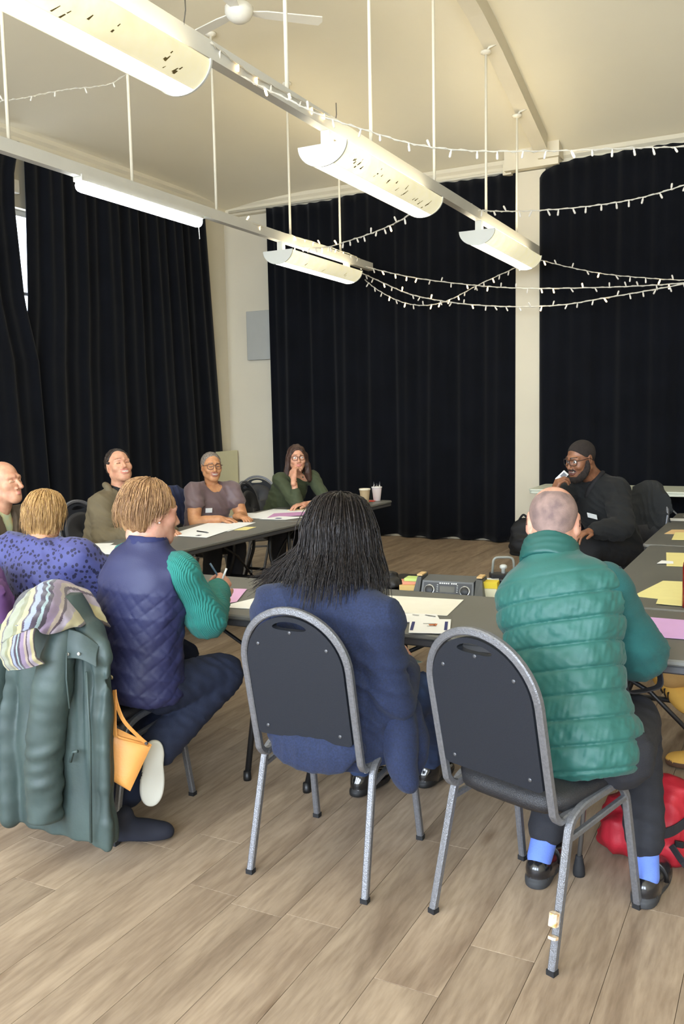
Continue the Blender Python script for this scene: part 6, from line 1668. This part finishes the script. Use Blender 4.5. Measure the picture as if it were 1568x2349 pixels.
marks(o, [(-1.297, 3.09, .012, .14, .33, m_ink), (-1.178, 3.14, .012, .14, .33, m_ink), (-1.235, 3.135, .022, .022, .6, m_orange), (-1.25, 3.150, .05, .005, .33, m_ink2), (-1.228, 3.115, .035, .004, .33, m_ink2), (-1.222, 3.14, .012, .035, .2, m_orange)], ZP+.0065)
paper([(-2.255, 3.10), (-2.20, 3.22), (-2.32, 3.485), (-2.50, 3.44)], PK, 'pink sheet under the hands of the woman in the navy vest')
o = paper([(-2.215, 3.13), (-2.10, 3.18), (-2.13, 3.34), (-2.17, 3.345)], W_, 'white sheet left of the dark-haired woman')
paper([(-2.21, 3.10), (-2.05, 3.13), (-2.06, 3.30), (-2.16, 3.30)], W_, 'second white sheet left of the dark-haired woman')
paper([(-1.42, 3.06), (-1.30, 3.02), (-1.26, 3.10), (-1.38, 3.16)], (206, 222, 206), 'pale green sheet tucked below the near table edge', z=.60)
paper([(-.50, 3.285), (-.20, 3.30), (-.22, 3.60), (-.545, 3.60)], (214, 170, 224), 'lilac sheet under the hand of the man in the green vest')
# left row
paper([(-3.951, 4.94), (-3.60, 4.93), (-3.70, 5.40), (-4.05, 5.40)], W_, 'white sheet in front of the laughing man, left row')
o = paper([(-4.02, 5.22), (-3.66, 5.28), (-3.76, 5.80), (-4.13, 5.74)], W_, 'white sheet before the woman with grey hair, nearer us'); marks(o, [(-3.72, 5.0, .03, .05, .1, m_ink2)], ZP+.005)
paper([(-3.66, 5.35), (-3.57, 5.38), (-3.60, 5.56), (-3.69, 5.54)], Y_, 'yellow note beside the white sheets, left row')
paper([(-4.20, 6.0), (-3.80, 6.06), (-3.88, 6.42), (-4.25, 6.36)], W_, 'white sheet before the empty place, left row')
paper([(-4.12, 6.32), (-3.72, 6.30), (-3.76, 6.70), (-4.16, 6.72)], W_, 'white sheet in the middle of the far left table')
paper([(-3.84, 6.10), (-3.56, 6.48), (-3.64, 6.72), (-3.96, 6.40)], (206, 150, 196), 'lilac sheet on the far left table')
o = paper([(-3.85, 5.99), (-3.62, 6.02), (-3.56, 6.24), (-3.80, 6.22)], W_, 'white leaflet with a blue print on the far left table', z=ZP+.003); marks(o, [(-3.72, 6.08, .05, .05, .2, m_ink)], ZP+.006)
paper([(-3.84, 6.62), (-3.74, 6.64), (-3.76, 6.74), (-3.86, 6.72)], (232, 214, 130), 'yellow note beside the lilac sheet')
def folder(corners, label, rgb): return paper(corners, rgb, label, 'folders on the tables', th=.008, name='folder')
folder([(-3.98, 6.66), (-3.66, 6.76), (-3.60, 7.02), (-3.86, 6.98)], 'open kraft notebook in front of the woman in green', (206, 178, 120))
paper([(-3.86, 6.68), (-3.68, 6.76), (-3.64, 6.94), (-3.80, 6.90)], (244, 238, 210), 'cream page of the notebook before the woman in green', z=ZP+.010)
paper([(-3.74, 7.02), (-3.54, 7.14), (-3.62, 7.36), (-3.80, 7.24)], W_, 'white sheet near the cups')
paper([(-3.95, 7.36), (-3.80, 7.30), (-3.78, 7.56), (-3.92, 7.60)], (226, 222, 196), 'pale sheet beyond the elbow of the woman in green')
paper([(-3.80, 7.40), (-3.68, 7.36), (-3.66, 7.50), (-3.78, 7.54)], (206, 214, 90), 'lime note near the cups')
paper([(-3.70, 7.58), (-3.58, 7.60), (-3.60, 7.72), (-3.72, 7.70)], (214, 72, 50), 'red card between the two cups')
paper([(-4.05, 4.05), (-3.95, 4.30), (-4.05, 4.50), (-4.20, 4.40)], W_, 'white sheet at the near end of the left row')
paper([(-3.98, 4.08), (-3.72, 4.10), (-3.74, 4.40), (-4.0, 4.42)], W_, 'white sheet beside the shoulder of the navy vest')
# right row
paper([(-.623, 4.005), (-.40, 3.96), (-.40, 4.44), (-.548, 4.424)], (242, 232, 160), 'large yellow sheet beside the red bottle')
paper([(-.505, 3.86), (-.36, 3.85), (-.36, 3.97), (-.51, 3.96)], (238, 228, 156), 'folded yellow note below the large yellow sheet', z=ZP+.004)
paper([(-.585, 4.85), (-.48, 4.87), (-.52, 5.34), (-.645, 5.32)], Y_, 'yellow sheet with a white slip, right row')
paper([(-.64, 4.90), (-.56, 4.93), (-.57, 5.0), (-.63, 5.01)], W_, 'white slip under the yellow sheet, right row', z=ZP+.004)
paper([(-.68, 5.86), (-.56, 5.88), (-.58, 6.25), (-.70, 6.22)], Y_, 'yellow note on the far right table')
paper([(-.76, 6.15), (-.60, 6.16), (-.62, 6.42), (-.74, 6.38)], (232, 196, 140), 'peach folded note on the far right table')
paper([(-.83, 6.90), (-.60, 6.92), (-.62, 7.08), (-.83, 7.05)], W_, 'white strip of paper on the far right table', curl=.02)
paper([(-.76, 7.22), (-.58, 7.10), (-.54, 7.30), (-.68, 7.40)], (222, 222, 218), 'crumpled white paper at the end of the right row', curl=.08)
# pens
def pen(a, b, rgb, label, group='pens'):
    a = Vector(a); b = Vector(b); t = empty('pen', a, 0, label, 'pen', group); d = b-a
    MB().tube([(0, 0, 0), d*.86], .0045, 8).build('barrel', mat('pen_%d_%d_%d' % rgb, rgb, .35), t, smooth=True)
    MB().tube([d*.86, d], .0045, 8, r2=.0012).build('tip', m_screw, t, smooth=True); return t
pen((-3.86, 5.17, ZP+.008), (-3.72, 5.12, ZP+.008), (40, 36, 34), 'black pen lying on the white sheet, left row')
pen((-2.175, 2.995, .95), (-2.125, 3.01, .865), (60, 84, 104), 'dark pen in the hand of the woman in the navy vest')
pen((-2.085, 2.985, .935), (-2.12, 2.985, .865), (226, 226, 222), 'white pen standing up behind the pink sheet')
# ---- cups
def cup(x, y, label, rgb, rgb2, s=1.0):
    t = empty('paper_cup', (x, y, ZT+.001), 0, label, 'cup', 'paper cups')
    MB().lathe([(.03*s, 0), (.031*s, .004), (.044*s, .118*s), (.042*s, .118*s), (.0295*s, .008)], 24, cap=False).build('sleeve', mat('cup_%d' % rgb[0], rgb, .75), t, smooth=True)
    MB().lathe([(.0445*s, .112*s), (.047*s, .115*s), (.047*s, .122*s), (.044*s, .124*s), (.042*s, .118*s)], 24, cap=False).build('rim', mat('cup_rim_%d' % rgb2[0], rgb2, .6), t, smooth=True)
    MB().lathe([(.001, .006), (.0305*s, .006), (.0312*s, .016), (.0308*s, .0)], 24).build('base', MATS['cup_rim_%d' % rgb2[0]], t, smooth=True); return t
cup(-3.585, 7.42, 'brown kraft paper cup on the far left table', (158, 136, 102), (222, 212, 186), 1.15)
c2 = cup(-3.60, 7.72, 'white paper cup full of pens at the table end', (206, 192, 190), (224, 216, 208), 1.1)
for k in range(6):
    a = k*1.05; dx, dy = .024*math.cos(a), .024*math.sin(a)
    pen((-3.60+dx*.4, 7.72+dy*.4, ZT+.02), (-3.60+dx*1.5, 7.72+dy*1.5, ZT+.175+.012*math.sin(k*2)), ((216, 210, 200), (120, 116, 112), (190, 186, 176))[k % 3], 'slim pen standing in the white paper cup', 'pens in the white cup')
# ---- red bottle
t = empty('bottle', (-.365, 3.85, ZT+.001), 0, 'red metal drinking bottle at the right picture edge', 'bottle')
MB().lathe([(.032, 0), (.036, .006), (.036, .17), (.033, .19), (.02, .21), (.018, .225)], 24).build('bottle_body', mat('bottle_red', (150, 26, 20), .25, metal=.3, coat=.5), t, smooth=True)
MB().lathe([(.019, .225), (.021, .228), (.021, .262), (.017, .268)], 20).build('cap', mat('bottle_cap_black', (30, 28, 28), .4), t, smooth=True)
# ---- portable sound unit and small gear on the low table
ZL = .551
t = empty('sound_mixer', (-1.69, 4.56, ZL), .10, 'grey portable sound unit with two dials on the low table', 'sound unit')
m_dev = mat('device_grey', (92, 94, 94), .45, var=.06, vscale=10); m_dev2 = mat('device_black', (30, 30, 32), .4)
b = MB(); b.add([(-.15, -.06, 0), (.15, -.06, 0), (.15, .12, 0), (-.15, .12, 0), (-.145, -.03, .085), (.145, -.03, .085), (.145, .11, .095), (-.145, .11, .095)], [(0, 3, 2, 1), (4, 5, 6, 7), (0, 1, 5, 4), (1, 2, 6, 5), (2, 3, 7, 6), (3, 0, 4, 7)]); b.build('body', m_dev, t)
tilt = Matrix.Rotation(math.atan2(.085, .03), 3, 'X')
def onface(x, zf): return (x, -.06+.03*zf-.0015, .085*zf)
def panel(x, zf, w, h, m, nm, th=.004): MB().box(onface(x, zf), (w, h, th), Matrix.Rotation(math.radians(70.6), 3, 'X')).build(nm, m, t)
panel(0, .5, .27, .07, m_dev2, 'front_panel', .003); panel(.0, .5, .085, .034, mat('display_dark', (46, 50, 48), .15), 'display', .006)
for x in (-.10, .10):
    for rr, hh, m, nm in ((.031, .006, mat('dial_ring_silver', (176, 178, 178), .25, metal=.7), 'dial_ring'), (.024, .016, m_dev2, 'dial')):
        MB().lathe([(rr, 0), (rr, hh), (rr*.85, hh+.002)], 20, onface(x, .42), Matrix.Rotation(math.radians(70.6), 3, 'X')).build(nm, m, t, smooth=True)
for k in range(7): panel(-.05+.017*k, .16, .009, .006, mat('button_pale', (170, 172, 168), .4), 'button', .007)
for k in range(4):
    for sx in (-1, 1): panel(sx*.056, .36+.13*k, .007, .005, MATS['button_pale'], 'button', .007)
for k in range(8): panel(-.042+.012*k+(.006 if k > 4 else 0), .86, .008, .007, mat('lettering_white', (226, 226, 220), .5), 'letter', .005)
for sx in (-1, 1):
    b = MB(); V = [(sx*.155, -.075, 0), (sx*.20, -.05, 0), (sx*.20, .13, 0), (sx*.155, .13, 0), (sx*.155, -.02, .10), (sx*.185, .0, .095), (sx*.185, .11, .10), (sx*.155, .11, .105)]
    b.add(V, [(0, 3, 2, 1), (4, 5, 6, 7), (0, 1, 5, 4), (1, 2, 6, 5), (2, 3, 7, 6), (3, 0, 4, 7)]); b.build('side_cheek', m_dev, t)
    MB().box((sx*.17, .04, .108), (.03, .09, .008)).build('label_strip', mat('label_peach', (222, 186, 130), .7), t)
def stack(name, x, y, w, d, h, rgb, label, a=0.0, z=ZL, cat='notes'):
    o = MB().rbox((0, 0, h/2), (w, d, h), .002, 1).build(name, paper_mat(rgb), loc=(x, y, z), rot=(0, 0, a)); tag(o, label, cat, 'sticky note pads'); return o
stack('note_pad', -1.955, 4.66, .13, .12, .03, (226, 190, 120), 'wide peach note pad at the bottom of the pile on the low table', .2)
stack('note_pad', -1.96, 4.67, .12, .09, .018, (232, 160, 130), 'salmon note pad in the pile on the low table', .5, ZL+.031)
stack('note_pad', -1.945, 4.67, .10, .085, .016, (198, 222, 130), 'lime green note pad on top of the pile', .1, ZL+.050)
stack('note_pad', -1.475, 4.64, .08, .08, .045, (228, 222, 190), 'white note block beside the sound unit', .1)
stack('note_pad', -1.475, 4.645, .078, .078, .035, (232, 206, 60), 'bright yellow note block on the white block', .15, ZL+.046)
v = Vol(); v.ell((-2.085, 4.64, ZL+.05), (.055, .05, .05), None, .02); v.ell((-2.05, 4.62, ZL+.03), (.045, .04, .03), None, .02); v.disp(lambda P: -.005*waves(P, .05, 4)); v.cut((0, 0, ZL+.001), (0, 0, -1), .003)
o = soft('pouch', v, [mat('pouch_black', (24, 22, 22), .5)], None, .005); tag(o, 'small black pouch beside the note pads on the low table', 'pouch')
for i, (a, b_, rgb, lb) in enumerate((((-1.78, 4.84, ZL+.016), (-1.64, 4.90, ZL+.016), (34, 32, 34), 'black microphone lying behind the sound unit'), ((-1.66, 4.92, ZL+.022), (-1.50, 4.98, ZL+.022), (206, 206, 200), 'pale grey cylinder lying behind the sound unit'), ((-1.60, 4.80, ZL+.018), (-1.50, 4.83, ZL+.018), (206, 208, 186), 'short pale tube behind the sound unit'))):
    A_, B_ = Vector(a), Vector(b_); t2 = empty('microphone' if i == 0 else 'tube', A_, 0, lb, 'microphone' if i == 0 else 'tube'); d = B_-A_
    MB().tube([(0, 0, 0), d*.8], .011 if i == 0 else .017, 12).build('barrel', mat('tube_%d_%d' % (i, rgb[0]), rgb, .4), t2, smooth=True); MB().tube([d*.8, d], .015 if i == 0 else .0185, 12).build('end', m_dev2 if i < 2 else MATS['tube_%d_%d' % (i, rgb[0])], t2, smooth=True)
o = MB().rbox((-1.70, 4.93, ZL+.018), (.05, .03, .034), .005, 2).build('eraser', mat('eraser_coral', (226, 110, 96), .7)); tag(o, 'small coral eraser behind the sound unit', 'eraser')
# carrying handle
t = empty('carry_case', (-1.52, 5.02, ZL), .42, 'grey case with an arched carrying handle behind the sound unit', 'case')
MB().rbox((0, 0, .03), (.16, .10, .06), .012, 3).build('case_body', m_dev2, t)
MB().tube(round_corners([(-.066, 0, .05), (-.058, 0, .155), (.058, 0, .155), (.066, 0, .05)], .03), .0075, 8).build('handle', mat('handle_grey', (142, 144, 136), .45), t, smooth=True)
MB().lathe([(.012, .06), (.012, .085), (.022, .092), (.022, .105), (.012, .112)], 14).build('knob', mat('knob_pale', (206, 208, 200), .35), t, smooth=True)
# black rucksack by the far curtain
v = Vol(); v.loft((-2.62, 9.45, 0), np.eye(3), [.003, .03, .15, .28, .36, .40], 0, 0, [.14, .16, .16, .145, .11, .05], [.11, .12, .12, .11, .08, .04], .02, 0, 2.8); v.ell((-2.62, 9.33, .13), (.11, .05, .10), None, .03); v.disp(lambda P: -.006*waves(P, .1, 4))
o = soft('rucksack', v, [mat('nylon_black', (22, 22, 24), .7, var=.3, vscale=12)], None, .009); tag(o, 'black rucksack on the floor by the far curtain', 'bag')
MB().tube(bez([(-.06+-2.62, 9.42, .38), (-2.62, 9.40, .45), (.06-2.62, 9.42, .38)], 6), .012, 8).build('grab_handle', MATS['nylon_black'], o, smooth=True)
